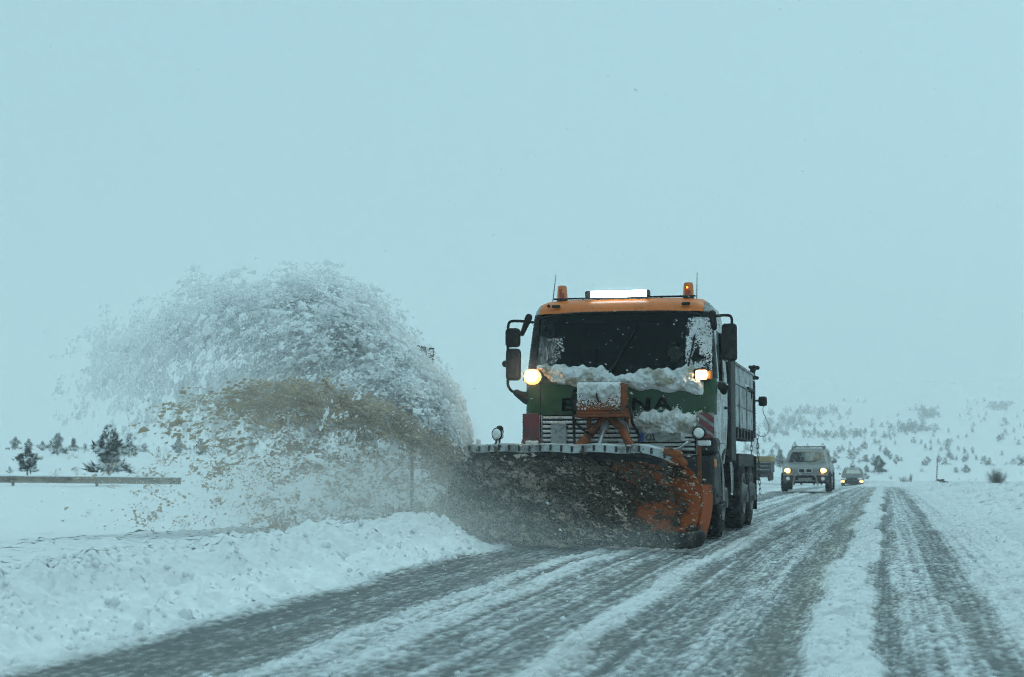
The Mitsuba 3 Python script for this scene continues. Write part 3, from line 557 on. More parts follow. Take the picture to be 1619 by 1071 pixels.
# rime specks blown on to glass and panels: single grains
def specks(n, x0, x1, z0, z1, keep, seed, size=.012):
    r = np.random.default_rng(seed); x, z = r.uniform(x0, x1, n), r.uniform(z0, z1, n); k = keep(x, z, r); x, z = x[k], z[k]
    y = np.where(z > 2.05, ws_y(x, z), -.012 + .07 * (x / 1.25) ** 2) - .004
    sc = size * np.exp(np.clip(r.normal(0, .4, len(x)), -1, .8))
    return scatter(OCT, np.stack([x, y, z], 1), sc, r)
def keep_ws(x, z, r):
    a = meshkit.fbm(np.stack([x * 9, z * 6, x * 0], -1), 3, 9)
    right = np.clip((x - .86) / .05, 0, 1) * (1 - .55 * np.clip((z - 2.75) / .1, 0, 1)) * np.clip((a - .28) * 3.2, 0, 1)
    tri = (x < -.72) & (z > 2.24) & (z < 2.62) & (x < -.72 - .3 * np.abs(z - 2.47) - .45 * np.clip(2.42 - z, 0, 1)) 
    return r.uniform(size=len(x)) < np.maximum(np.maximum(right, tri * .13), .0015)
def keep_pn(x, z, r):
    a = meshkit.fbm(np.stack([x * 7, z * 7, x * 0], -1), 3, 19)
    return r.uniform(size=len(x)) < np.clip((x - .05) * 1.1, 0, 1) * np.clip(1.0 - (z - 1.55) / .2, 0.02, 1) * np.clip((a - .33) * 3, 0, 1)
solo('rime', cat(specks(34000, -1.06, 1.2, 2.1, 2.86, keep_ws, 1, .0065), specks(7000, -.2, 1.12, 1.5, 1.86, keep_pn, 2, .006)), 'powder', 'frozen snow specks stuck to the lorry windscreen and green panel', kind='stuff', M=TRUCK)

# ------------------------------------------------------------------ driver (seen dimly behind the windscreen)
def person(M, label, lean=0.):
    J = lambda *p: np.array(p, float)
    hip, chest, neck, head = J(0, 0, 0), J(0, -.03, .34), J(0, -.05, .53), J(0, -.09, .66)
    bones = [((0, 0, .02), .15, (0, -.02, .3), .17), ((0, -.02, .3), .17, (0, -.04, .44), .15), ((-.17, -.04, .43), .075, (.17, -.04, .43), .075), (neck - [0, 0, .08], .06, head - [0, 0, .06], .055)]
    for s in (-1, 1):
        sh, el, wr = J(s * .2, -.04, .42), J(s * .26, -.2, .2), J(s * .17, -.44, .26)
        bones += [(sh, .06, el, .048), (el, .047, wr, .034)]
        hp, kn, an = J(s * .1, -.02, .0), J(s * .14, -.46, .04), J(s * .14, -.55, -.36)
        bones += [(hp, .095, kn, .065), (kn, .063, an, .045), (an - [0, 0, .02], .045, an + [0, -.16, -.05], .035)]
    k = root('person', label, 'person')
    def build(bs, n=2):
        u = m3.Manifold.batch_boolean([m3.Manifold.batch_hull([m3.Manifold.sphere(r0, 16).translate(list(map(float, a))), m3.Manifold.sphere(r1, 16).translate(list(map(float, b)))]) for a, r0, b, r1 in bs], m3.OpType.Add)
        t = tm(u.refine_to_length(.05)); t.merge_vertices(); trimesh.smoothing.filter_taubin(t, iterations=6); return t
    add('clothing', build(bones), 'jacket', k, M, True)
    hd = hull_balls([head + [0, -.01, .04], head + [0, -.03, -.06], head + [0, .02, .05]], [.088, .06, .09], 20)
    face = [hd, hull_balls([head + [0, -.1, .01], head + [0, -.108, -.02]], [.012, .017], 10), hull_balls([head + [s * .088, 0, .02] for s in (-1,)] + [head + [-.09, .01, -.02]], [.02, .014], 8), hull_balls([head + [.088, 0, .02], head + [.09, .01, -.02]], [.02, .014], 8), hull_balls([head + [-.02, -.083, -.062], head + [.02, -.083, -.062]], [.008, .008], 8)]
    hands = []
    for s in (-1, 1):
        wr = J(s * .17, -.45, .262); hands.append(hull_balls([wr, wr + [-s * .02, -.07, .03]], [.03, .032], 10))
        for i in range(4):
            b = wr + [-s * (.045 - .022 * i), -.09, .045]; hands += [hull_balls([b, b + [0, -.035, .0]], [.0095, .009], 8), hull_balls([b + [0, -.035, 0], b + [-s * .004, -.03, -.035]], [.009, .008], 8)]
        b = wr + [-s * .03, -.04, .03]; hands.append(hull_balls([b, b + [-s * .035, -.03, .02]], [.011, .009], 8))
    add('skin', cat(face, hands), 'skin', k, M, 40)
    add('hair', tm(mani(hull_balls([head + [0, .012, .06], head + [0, .05, .0]], [.094, .075], 20)) - bx(-.2, .2, -.3, float(head[1]) - .03, .3, float(head[2]) + .075)), 'hair', k, M, 40)
    return k
person(TRUCK @ T().translate([.62, 1.05, 1.78]), 'person in a dark jacket at the wheel of the plough lorry')

# ------------------------------------------------------------------ the plough
plough = root('snow_plough', 'wide orange plough blade with a pale bolted top strip on the lorry front', 'snow plough')
TH = math.radians(24); LB = 3.6
PM = TRUCK @ T().translate([1.19, -2.13, 0]).rotate([0, 0, 1], -24)   # local: x from -3.6 (far left end) to 0 (near right end), y backwards
def pp(name, mesh, b, parent=None, smooth=35, **k): return add(name, mesh, b, parent or plough, PM, smooth, **k)
def blade_y(z): return .30 * math.sin(math.pi * np.clip((z + .02) / 1.25, 0, 1)) - .05 * z
def top_z(x): return float(np.interp(x, [-3.6, -3.2, -2.3, -.6, -.34, -.16, -.06, 0], [1.16, 1.15, 1.15, 1.13, 1.07, 1.0, .9, .74]))
def blade_mesh(x0, x1, nx, zlo, zhi, off, nz=18, dent=0.):
    S = []
    for side in (0, 1):
        G = []
        for x in np.linspace(x0, x1, nx):
            zt = zhi(x); G.append([(x, blade_y(z) + off + .012 * side + dent * .03 * math.sin(5 * x + 7 * z), z) for z in np.linspace(zlo, zt, nz)])
        S.append(np.array(G))
    a, b = grid_mesh(S[0]), grid_mesh(S[1][::-1])
    rim = lambda q0, q1: grid_mesh(np.stack([q0, q1]))
    return cat(a, b, rim(S[0][:, -1], S[1][:, -1]), rim(S[0][:, 0], S[1][:, 0]), rim(S[0][0], S[1][0]), rim(S[0][-1], S[1][-1]))
mb = pp('moldboard', blade_mesh(-3.6, 0, 60, .16, lambda x: top_z(x) - .03, 0, 20, .25), 'blade')
for x in (0, -3.62): pp('end_plate', prism_x([(blade_y(z) - .012, z) for z in np.linspace(.1, .74, 12)] + [(blade_y(z) + .2, z) for z in np.linspace(.74, .1, 12)], x, x + .02), 'blade', mb)
pp('cutting_edge', cat(blade_mesh(-3.55, -.1, 30, .02, lambda x: .2, -.016, 6), box(-.28, .05, -.05, .06, .03, .14, .02)), 'dark_metal', mb)
pp('edge_bolt', cat(*[lathe([(0, -.012), (.02, -.01), (.024, .0), (.02, .012)], 10, 'y', (x, blade_y(.17) - .028, .17)) for x in np.arange(-3.45, -.1, .3)]), 'steel', mb, kind='stuff')
pp('shoe', cat(hull_balls([(-.02, .02, .16), (.1, .08, .18), (.06, .1, .1), (-.05, .05, .07)], [.06, .05, .05, .05]), hull_balls([(-.25, .0, .1), (-.03, .0, .1)], [.07, .07])), 'dark_metal', mb, label='worn black shoe at the near lower corner')
pp('wear_plate', cat(blade_mesh(-.42, -.02, 8, .22, lambda x: .66, -.016, 8), blade_mesh(-.62, -.06, 10, .8, lambda x: min(.98, top_z(x) - .07), -.022, 5)), 'blade', mb)
pp('rib', cat(*[prism_x([(blade_y(z) + .013, z) for z in np.linspace(.15, 1.1, 14)] + [(blade_y(z) + .16, z) for z in np.linspace(1.1, .15, 14)], x, x + .015) for x in np.arange(-3.3, -.4, .42)]), 'orange', mb)
# top deflector strip with bolts
n = 22
def zs_(x): return top_z(x) + .008 * math.sin(9 * x)
xs = np.linspace(-3.6, -.16, n + 1); strip_k = None
sg = [np.array([(x, blade_y(top_z(x)) - .10, zs_(x) - .03), (x, blade_y(top_z(x)) - .075, zs_(x) + .055), (x, blade_y(top_z(x)) + .0, zs_(x) + .07), (x, blade_y(top_z(x)) + .02, zs_(x) + .04), (x, blade_y(top_z(x)) - .07, zs_(x) - .04)]) for x in np.linspace(-3.6, -.16, 60)]
SGm = np.array(sg); SGm = np.concatenate([SGm, SGm[:, :1]], 1)
ds = pp('deflector', grid_mesh(SGm), 'strip', smooth=False, label='pale strip bolted along the top of the blade')
for x in xs[1:-1]:
    b = blade_y(top_z(x)); pp('clamp', box(x - .012, x + .012, b - .11, b - .088, zs_(x) - .02, zs_(x) + .05, .004), 'ink', ds)
pp('deflector_flap', grid_mesh(np.array([[(x, blade_y(top_z(x)) - .085 + .05 * t, top_z(x) - .035 - .1 * t) for t in np.linspace(0, 1, 5)] for x in np.linspace(-3.6, -.3, 50)])), 'rubber', ds, smooth=True)
pp('end_marker', box(-3.66, -3.6, blade_y(1.15) - .1, blade_y(1.15) - .02, 1.14, 1.2, .01), 'orange')
pp('corner_hinge', cat(hull_balls([(-.3, -.0, 1.12), (-.16, .02, 1.08)], [.045, .055]), hull_balls([(-.2, .02, 1.08), (-.1, .04, .98)], [.05, .045]), hull_balls([(-.35, .03, 1.04), (-.2, .05, 1.0)], [.05, .05])), 'orange', label='dented orange hinge at the near top corner')
# marker lamp standing on the far end, marker post on the near end
ml = pp('marker_lamp', cat(lathe([(0, -.03), (.05, -.025), (.068, 0), (.068, .05), (.03, .075), (0, .08)], 22, 'y', (-2.84, .08, 1.34))), 'lamp_white', label='round lamp on a stalk at the far end of the blade')
pp('lamp_hood', cat(trimesh.creation.torus(.072, .012, major_sections=26, minor_sections=8, transform=trimesh.transformations.translation_matrix([-2.84, .09, 1.34]) @ trimesh.transformations.rotation_matrix(math.pi / 2, [1, 0, 0])), hull_balls([(-2.84, .14, 1.4), (-2.84, .14, 1.32)], [.05, .05]), tube([(-2.86, .1, 1.28), (-2.86, .1, 1.15)], .014), tube([(-2.81, .1, 1.28), (-2.81, .1, 1.15)], .014), box(-2.89, -2.78, .04, .14, 1.14, 1.17)), 'black', ml)
# frame, hydraulic box, struts and hoses are square to the truck
def fp(name, mesh, b, parent=None, smooth=35, **k): return add(name, mesh, b, parent or plough, TRUCK, smooth, **k)
hb = fp('hydraulic_box', rbox(-.41, .15, -.62, -.28, 1.62, 1.96, .025), 'orange', label='orange hydraulic box with snow on its top half')
fp('box_edge', cat(rbox(.15, .185, -.64, -.26, 1.6, 1.98, .01)), 'orange', hb)
fp('box_latch', tube(spline([(-.1, -.635, 1.9), (-.15, -.655, 1.85), (-.14, -.655, 1.78), (-.12, -.64, 1.74)], 10), .012, 6), 'black', hb)
fp('shelf', cat(box(-.42, .24, -.72, -.1, 1.55, 1.585, .006), box(-.4, .2, -.7, -.12, 1.585, 1.62, .01)), 'orange', hb, label='bent rusty orange shelf under the box')
fp('strut', cat(hull_balls([(-.1, -.5, 1.52), (-.22, -.55, 1.38)], [.05, .05]), hull_balls([(-.22, -.55, 1.38), (-.4, -.62, 1.17)], [.05, .065])), 'orange')
fp('strut', cat(hull_balls([(.02, -.5, 1.52), (.14, -.55, 1.42)], [.05, .05]), hull_balls([(.14, -.55, 1.42), (.28, -.72, 1.2)], [.05, .055]), hull_balls([(.28, -.72, 1.2), (.52, -1.1, 1.1)], [.055, .045])), 'orange')
fp('upright', cat(box(-.33, -.28, -.4, -.3, 1.1, 1.56, .008), box(.16, .2, -.4, -.3, 1.35, 1.56, .008)), 'orange')
fp('lifting_ram', cat(tube([(-.06, -.5, 1.5), (-.08, -.58, 1.38)], .05, 14), tube([(-.08, -.58, 1.38), (-.13, -.75, 1.12)], .024, 12)), 'steel')
fp('push_frame', cat(box(-.6, .6, -.55, -.1, .55, .68, .02), box(-.5, -.38, -.98, -.3, .45, .6, .02), box(.38, .5, -1.38, -.3, .45, .6, .02), box(-.45, .45, -.22, -.1, .6, 1.2, .02)), 'orange')
for q, r in (([(-.41, -.5, 1.88), (-.46, -.5, 1.9), (-.49, -.5, 1.8), (-.48, -.5, 1.62), (-.46, -.55, 1.45), (-.44, -.6, 1.2)], .017), ([(-.41, -.52, 1.8), (-.45, -.52, 1.84), (-.47, -.52, 1.74), (-.46, -.58, 1.55), (-.36, -.62, 1.42), (-.2, -.66, 1.34)], .014), ([(-.41, -.48, 1.72), (-.44, -.48, 1.76), (-.46, -.5, 1.68), (-.43, -.5, 1.6)], .014), ([(.16, -.45, 1.7), (.24, -.45, 1.66), (.25, -.4, 1.52), (.3, -.35, 1.4), (.32, -.3, 1.24)], .018)):
    fp('hose', tube(spline(q, 26), r, 8), 'rubber')
for r, z in ((.19, 1.37), (.165, 1.375)):
    fp('cable_loop', trimesh.creation.torus(r, .008, major_sections=36, minor_sections=6, transform=trimesh.transformations.translation_matrix([.02, -.42, z]) @ trimesh.transformations.rotation_matrix(math.pi / 2 - .1, [1, 0, 0])), 'steel')
fp('valve_block', cat(box(-.47, -.41, -.55, -.4, 1.64, 1.78, .01), *[tube([(-.5, -.5 + .04 * k, 1.68 + .03 * k), (-.41, -.5 + .04 * k, 1.68 + .03 * k)], .014) for k in range(3)]), 'dark_metal')
fp('marker_post', box(1.11, 1.155, -.75, -.72, .72, 1.2, .006), 'orange', label='orange post beside the near end of the blade')
fp('post_arm', tube([(1.13, -.7, .8), (1.1, -.4, .75), (1.0, -.1, .8)], .02), 'dark_metal')
bt = np.array([(x, z) for x in np.linspace(-.4, .15, 46) for z in np.linspace(1.75, 1.97, 30)])
crx = lambda x, z: -.62 + 0 * z
solo('box_snow', cat(crust(-.405, .145, 60, lambda x: 1.985 + .008 * math.sin(x * 40), lambda x: 1.80 + .03 * math.sin(x * 13) + .02 * math.sin(x * 31), .03, crx, 12, 18), rbox(-.41, .15, -.63, -.27, 1.955, 1.99, .017)), 'stuck_snow', 'snow stuck to the top and front of the orange hydraulic box', 'snow', M=TRUCK, smooth=True)
rs = np.random.default_rng(4); nb = 2600; bx_, bz_ = rs.uniform(-.4, .15, nb), 1.95 - np.abs(rs.normal(0, .12, nb)); kz = bz_ > 1.64
solo('box_rime', scatter(OCT, np.stack([bx_, np.full(nb, -.623), bz_], 1)[kz], .006 * np.exp(rs.normal(0, .4, nb))[kz], rs), 'powder', 'snow specks stuck to the lower front of the orange box', kind='stuff', M=TRUCK)

# ------------------------------------------------------------------ thrown snow
def world(xl, yl, zl):
    """truck-local to world"""
    return PX + xl * CA + yl * SA, PY - xl * SA + yl * CA, zl
S0 = np.array([-.70, 19.3, 1.12])
r1 = np.random.default_rng(11)
def fan(n, kpow, kmin, phmax, phpow):
    k = kmin + (1 - kmin) * r1.uniform(size=n) ** kpow
    ph = phmax * r1.uniform(size=n) ** phpow
    cp_ = np.cos(ph); x = -1.85 * k + np.where(ph < math.pi / 2, 1.85, 2.5) * k * np.sign(cp_) * np.abs(cp_) ** np.where(ph < math.pi / 2, 1.45, 1.)
    z = 1.98 * k ** .92 * np.sin(ph) ** np.where(ph < math.pi / 2, 1.05, .85)
    fr = ph / math.pi
    q = np.stack([x * 2.3, z * 2.3, fr * 3], -1)
    x = x + .5 * (meshkit.fbm(q, 3, 5) - .5) + r1.normal(0, .05 + .24 * fr, n); z = z + .55 * (meshkit.fbm(q + 7, 3, 6) - .5) + r1.normal(0, .04 + .12 * fr, n)
    y = -.9 * fr + r1.normal(0, .12 + .5 * fr, n)
    dirn = np.stack([-np.sin(ph) * 1.95, -.4 + 0 * ph, np.cos(ph) * 2.1], -1)
    P = S0 + np.stack([x, y, z], -1); P[:, 0] *= 1
    return P, dirn, fr, k
def clumpy(P, s, a, seed, rs):
    c = meshkit.fbm(P * s, 3, seed); return rs.uniform(size=len(P)) < np.clip((c - a) * 4.2, .04, 1)
ground_ok = lambda P: P[:, 2] > height(P[:, 0], P[:, 1]) + .03
P, D, fr, kk = fan(85000, .62, .12, 3.05, .85)
m = clumpy(P, 2.6, .3, 3, r1) & (r1.uniform(size=len(P)) < np.clip(1.15 - 1.25 * fr, .05, 1)) & ground_ok(P); fineP, fineD = P[m], D[m]
spray = root('snow_spray', 'fan of snow and brown slush thrown up beside the plough blade', kind='stuff')
add('powder', scatter(TET, fineP, .0075 * np.exp(r1.normal(0, .35, len(fineP))), r1, 2.2 + 0 * fineP[:, 0], fineD), 'powder', spray, kind='stuff')
P, D, fr, kk = fan(30000, .6, .15, 3.05, .85)
m = clumpy(P, 2.6, .42, 13, r1) & (r1.uniform(size=len(P)) < np.clip(1.15 - 1.0 * fr, .06, 1)) & ground_ok(P); PW, DW = P[m], D[m]
# the brown sheet curling off the end of the blade
def sheet(n, t0, t1, thick, fall):
    t = t0 + (t1 - t0) * r1.uniform(size=n) ** 1.25
    x = -3.45 * t; z = .84 * (1 - (t / .62 - 1) ** 2); sl = -2 * .84 / .62 * (t / .62 - 1)
    d = np.abs(r1.normal(0, 1, n)) * thick * (.3 + 1.2 * t); z2 = z - d - fall * r1.uniform(size=n) ** 2 * (.2 + t)
    x2 = x + r1.normal(0, .05 + .16 * t, n); y = -1.1 * t + r1.normal(0, .1 + .3 * t, n)
    q = np.stack([x2 * 3, z2 * 3, y], -1); x2 = x2 + .3 * (meshkit.fbm(q, 2, 8) - .5) * t; z2 = z2 + .3 * (meshkit.fbm(q + 4, 2, 9) - .5) * t
    return S0 + np.stack([x2, y, z2], -1), np.stack([-3.45 + 0 * t, -1.1 + 0 * t, sl], -1), t
TAKEN = []
def clusters(P, D, sz, per, grain, st, w):
    """ragged clods: each a loose bunch of grains, drawn out along its flight"""
    n = len(P); D = D / (np.linalg.norm(D, axis=1, keepdims=True) + 1e-9)
    def pts(per):
        o = r1.normal(size=(n, per, 3)) * .55; o += (np.einsum('nij,nj->ni', o, D) * (st - 1))[..., None] * D[:, None]
        return (P[:, None] + o * sz[:, None, None]).reshape(-1, 3)
    if w: TAKEN.append((pts(40), np.repeat(sz ** 2 / 40, 40) * w))
    Q = pts(per)
    return scatter(TET, Q, (np.repeat(sz, per) * grain * np.exp(r1.normal(0, .3, n * per))), r1, st * .8 + 0 * Q[:, 0], np.repeat(D, per, 0))
def clod_part(name, P, D, size, b, st, per=10, sig=.5, w=1., grain=.36):
    m = ground_ok(P); P, D = P[m], D[m]; sz = size * np.exp(np.clip(r1.normal(0, sig, len(P)), -1.2, 1.1))
    add(name, clusters(P, D, sz, per, grain, st, w), b, spray, kind='stuff')
clod_part('clods', PW, DW, .029, 'powder', 2.2, 7, w=.9, grain=.44)
P, D, fr, kk = fan(9000, 1., .93, 2.9, .8); m = clumpy(P, 3., .4, 41, r1) & (r1.uniform(size=len(P)) < 1.0 - .5 * fr); P = P[m] + r1.normal(0, .07, (m.sum(), 3)); clod_part('clods', P, D[m], .024, 'powder', 2., 14, w=.6)
fade = lambda t: r1.uniform(size=len(t)) < np.clip(1.15 - 1.1 * t, .06, 1)
P, D, t = sheet(6500, .0, .92, .19, .35); P[:, 1] -= .12 + .75 * np.minimum(1, 4 * t); m = clumpy(P, 4.2, .43, 17, r1) & fade(t); clod_part('slush_clods', P[m], D[m], .028, 'clod_brown', 2.4, w=.8, grain=.3)
P, D, t = sheet(2300, .02, .9, .16, .9); m = clumpy(P, 2.2, .36, 19, r1) & fade(t); clod_part('slush_clods', P[m], D[m], .028, 'clod_grey', 2.2, 12, w=1., grain=.26)
P, D, t = sheet(420, .2, 1.0, .3, 1.2); m = clumpy(P, 2.0, .34, 23, r1) & fade(t * .8); clod_part('slush_clods', P[m], D[m], .042, 'clod_grey', 2.0, 24, w=1.5, grain=.22)
P, D, t = sheet(13000, .0, .92, .18, .4); P[:, 1] -= .12 + .75 * np.minimum(1, 4 * t); m = clumpy(P, 4.2, .42, 17, r1) & ground_ok(P) & fade(t); brP = P[m]
add('slush_drops', scatter(TET, brP, .008 * np.exp(r1.normal(0, .4, len(brP))), r1, 2 + 0 * brP[:, 0], D[m]), 'clod_brown', spray, kind='stuff')
def low(n, seed):
    rs = np.random.default_rng(seed); f = rs.uniform(size=n) ** 1.3; x = -.1 - 4.4 * f; z = rs.uniform(-1.0, .1 - .25 * f.mean(), n); y = -.2 - 1.2 * f + rs.normal(0, .3 + .5 * f, n)
    k = rs.uniform(size=n) < np.clip(1.1 - 1.15 * f, .05, 1)
    return (S0 + np.stack([x, y, z], -1))[k], np.stack([-1 + 0 * x, -.3 + 0 * x, rs.normal(-.2, .5, n)], -1)[k], f[k]
P, D, f = low(650, 5); m = clumpy(P, 2.2, .36, 71, r1); clod_part('slush_clods', P[m], D[m], .038, 'clod_grey', 2.0, 22, w=1.5, grain=.22)
P, D, f = low(800, 6); m = clumpy(P, 2.6, .36, 73, r1); clod_part('slush_clods', P[m], D[m], .026, 'clod_brown', 2.0, 14, w=1.2, grain=.2)
P, D, f = low(9000, 7); m = clumpy(P, 2.0, .3, 75, r1) & ground_ok(P); loP = P[m]
add('slush_drops', scatter(TET, loP, .008 * np.exp(r1.normal(0, .4, len(loP))), r1, 2 + 0 * loP[:, 0], D[m]), 'clod_grey', spray, kind='stuff')
# slush rolling in front of the blade
def front(n, x0, x1, dens, up, seed):
    rs = np.random.default_rng(seed); x = rs.uniform(x0, x1, n); keep = rs.uniform(size=n) < dens(x); x = x[keep]
    z = rs.uniform(.02, 1.12, len(x)) ** 1.0; yl = np.array([blade_y(a) for a in z]) - .03 - np.abs(rs.normal(0, .16, len(x))) * (1.25 - z)
    ang = -TH; X = 1.19 + x * math.cos(ang) - yl * math.sin(ang); Yl = -2.13 + x * math.sin(ang) + yl * math.cos(ang)
    wx, wy, wz = world(X, Yl, z)
    return np.stack([wx, wy, wz], -1), np.stack([-1 + 0 * z, .2 + 0 * z, .35 + rs.normal(0, .3, len(z))], -1)
dl = lambda x: np.clip((-x - .5) / 3.0, 0.02, 1) ** 1.4
P, D = front(3400, -3.65, -.1, lambda x: np.clip((-x - 1.1) / 2.5, 0.01, 1) ** 1.3, 0, 1); m = clumpy(P, 3.5, .38, 31, r1); clod_part('slush_clods', P[m], D[m], .027, 'clod_grey', 1.8, 14, w=.3)
P, D = front(3200, -3.65, -.1, lambda x: dl(x) * .95 + .04, 0, 2); m = clumpy(P, 3.5, .33, 33, r1); clod_part('slush_clods', P[m], D[m], .018, 'clod_brown', 2.8, w=.1)
P, D = front(5200, -3.65, -.2, lambda x: dl(x) * .85 + .12, 0, 3); m = clumpy(P, 3.0, .34, 35, r1); clod_part('slush_clods', P[m], D[m], .024, 'clod_dark', 2.6, w=0)
P, D = front(16000, -3.65, .1, lambda x: dl(x) * .8 + .2, 0, 4); m = clumpy(P, 4, .34, 37, r1); frP = P[m]
add('slush_drops', scatter(TET, frP, .006 * np.exp(r1.normal(0, .4, len(frP))), r1, 2 + 0 * frP[:, 0], D[m]), 'clod_brown', spray, kind='stuff')
# loose snow dust: one volume of real density
lo, hi, dim = np.array([-5.6, 15.9, -.3]), np.array([1.9, 20.7, 3.6]), (150, 84, 78)
def hist(P, w=None): return np.histogramdd(P, bins=dim, range=list(zip(lo, hi)), weights=w)[0]
vox = float(np.prod((hi - lo) / dim))
G = ndimage.gaussian_filter(hist(fineP), 1.6) / vox * .9e-4
for Q_, w_ in TAKEN: G += ndimage.gaussian_filter(hist(Q_, w_), .55) / vox * .65
G += ndimage.gaussian_filter(hist(brP), 1.2) / vox * 1.4e-4
G += ndimage.gaussian_filter(hist(frP), 2.2) / vox * .8e-4 + ndimage.gaussian_filter(hist(loP), 3.5) / vox * 3.5e-4
cx, cy, cz = [np.linspace(l + (h - l) / d / 2, h - (h - l) / d / 2, d) for l, h, d in zip(lo, hi, dim)]
CX, CY, CZ = np.meshgrid(cx, cy, cz, indexing='ij')
def puff(x, y, z, sx, sy, sz, a): return a * np.exp(-.5 * (((CX - x) / sx) ** 2 + ((CY - y) / sy) ** 2 + ((CZ - z) / sz) ** 2))
nz_ = .4 + 1.2 * meshkit.fbm(np.stack([CX, CY, CZ], -1) * 1.4, 3, 2)
G += nz_ * (puff(*world(-1.13, -.22, 0)[:2], 2.1, .16, .14, .16, .55) + puff(*world(-.06, .3, 0)[:2], 3.22, .4, .15, .12, .35) + puff(-1.9, 18.4, .5, 1.0, .7, .4, .6) + puff(-.5, 18.0, .22, .8, .5, .2, .35) + puff(1.0, 17.0, .12, .9, .4, .12, .25))
edge = np.ones(dim)
for a in range(3):
    e = np.ones(dim[a]); e[0] = e[-1] = 0; e[1] = e[-2] = .5; edge *= e.reshape([-1 if b == a else 1 for b in range(3)])
G = np.clip(G * edge, 0, 6.0); print('dust', G.max(), G.mean(), (G > 5.9).mean())
c_, h_ = (lo + hi) / 2, (hi - lo) / 2
scene['dust_air'] = {'type': 'heterogeneous', 'albedo': {'type': 'rgb', 'value': [.985, .98, .97]}, 'scale': 1.0,
    'sigma_t': {'type': 'gridvolume', 'grid': mi.VolumeGrid(np.ascontiguousarray(G.transpose(2, 1, 0))[..., None].astype(np.float32)), 'to_world': T().translate(lo.tolist()).scale((hi - lo).tolist())}}
scene['snow_spray__dust'] = {'type': 'cube', 'to_world': T().translate(c_.tolist()).scale(h_.tolist()), 'bsdf': {'type': 'null'}, 'interior': {'type': 'ref', 'id': 'dust_air'}, 'exterior': {'type': 'ref', 'id': 'haze_air'}}
labels['snow_spray__dust'] = {'label': 'fine snow dust hanging round the plough', 'kind': 'stuff'}
# flakes in the air
nf = 2600; fy = 7 + 33 * r1.uniform(size=nf) ** .7; fx = r1.uniform(-.45, .45, nf) * fy; fz = EYE + r1.uniform(-.06, .34, nf) * fy
m = fz > height(fx, fy) + .1
solo('falling_snow', scatter(TET, np.stack([fx, fy, fz], 1)[m], .004 * np.exp(r1.normal(0, .4, m.sum())), r1, 2.5 + 0 * fx[m], np.tile([.9, .2, -.45], (m.sum(), 1))), 'powder', 'small snowflakes drifting through the air', kind='stuff')

# ------------------------------------------------------------------ other vehicles
def road_pose(px, py, d):
    x = (px - XC) * d / F; z = EYE - (py - YH) * d / F
    return T().translate([x, d, z]).rotate([0, 0, 1], -math.degrees(A))
def car_shell(W, L, prof, tum=.2, zb=.9):
    """side profile (y, z) lofted across the width with tumblehome above the belt zb and rounded flanks"""
    p = np.array(prof, float); n = len(p); xs = [(-1, -.6), (-.985, -.1), (-.95, .35), (-.89, .7), (-.78, .88), (-.55, .97), (0, 1), (.55, .97), (.78, .88), (.89, .7), (.95, .35), (.985, -.1), (1, -.6)]
    cz = .62; cy = L / 2; R = []
    for s, k in xs:
        q = p.copy(); sh = 1 - (1 - k) * .05
        q[:, 0] = cy + (p[:, 0] - cy) * (1 - (1 - k) * .06); q[:, 1] = p[:, 1] - (1 - k) * .05 * np.clip((p[:, 1] - .3) / .5, 0, 1)
        x = s * W / 2 * (1 - tum * np.clip((p[:, 1] - zb) / .6, 0, 1.2))
        x = x * (1 - .12 * np.exp(-((p[:, 0]) / .35) ** 2) * (abs(s) ** 2))
        R.append(np.stack([x, q[:, 0], q[:, 1]], 1))
    V = np.vstack(R + [R[0].mean(0)[None], R[-1].mean(0)[None]]); Fc = []
    for k in range(len(R) - 1):
        for j in range(n):
            a, b = k * n + j, k * n + (j + 1) % n; Fc += [(a, b, b + n), (a, b + n, a + n)]
    c0, c1 = len(R) * n, len(R) * n + 1
    for j in range(n): Fc += [(c0, (j + 1) % n, j), (c1, (len(R) - 1) * n + j, (len(R) - 1) * n + (j + 1) % n)]
    m = trimesh.Trimesh(V, Fc, process=False)
    if m.volume < 0: m.invert()
    return m
def road_wheel(x, y, r, w, s):
    return lathe([(.0, -w / 2), (r - .03, -w / 2), (r, -w / 2 + .03), (r, w / 2 - .03), (r - .03, w / 2), (0, w / 2)], 28, 'x', (x, y, r)), lathe([(0, -.01), (r * .62, -.01), (r * .62, .012), (r * .2, .0), (0, .02)], 20, 'x', (x + s * w / 2, y, r))
# silver off-roader
SM = road_pose(1271.5, 778, 57)
suv = root('off_road_car', 'silver off-road car with lit headlights, a tubular bull bar and roof rails following the plough', 'car')
def sp(name, mesh, b, parent=None, smooth=35, **k): return add(name, mesh, b, parent or suv, SM, smooth, **k)
SP = [(.0, .38), (.02, .62), (.06, .82), (.14, .92), (.5, .99), (1.2, 1.07), (1.32, 1.1), (1.95, 1.55), (2.2, 1.62), (3.2, 1.66), (4.2, 1.6), (4.5, 1.4), (4.62, .95), (4.62, .4), (4.2, .32), (.3, .32)]
W = 1.87; full = mani(car_shell(W, 4.62, SP))
hollow = mani(car_shell(W - .12, 4.5, [(1.42, .7), (1.45, 1.08), (1.98, 1.5), (2.22, 1.57), (3.2, 1.6), (4.15, 1.54), (4.4, 1.38), (4.5, .95), (4.5, .7)]))
car = full - hollow
wsq = [(-.69, 1.12), (.69, 1.12), (.57, 1.5), (-.57, 1.5)]
car = car - mani(prism(wsq, .9, 2.15)) - mani(prism([(-.6, 1.12), (.6, 1.12), (.52, 1.46), (-.52, 1.46)], 3.9, 4.9)) - mani(prism_x([(1.62, 1.12), (3.9, 1.12), (3.8, 1.46), (2.05, 1.5)], -1.2, 1.2))
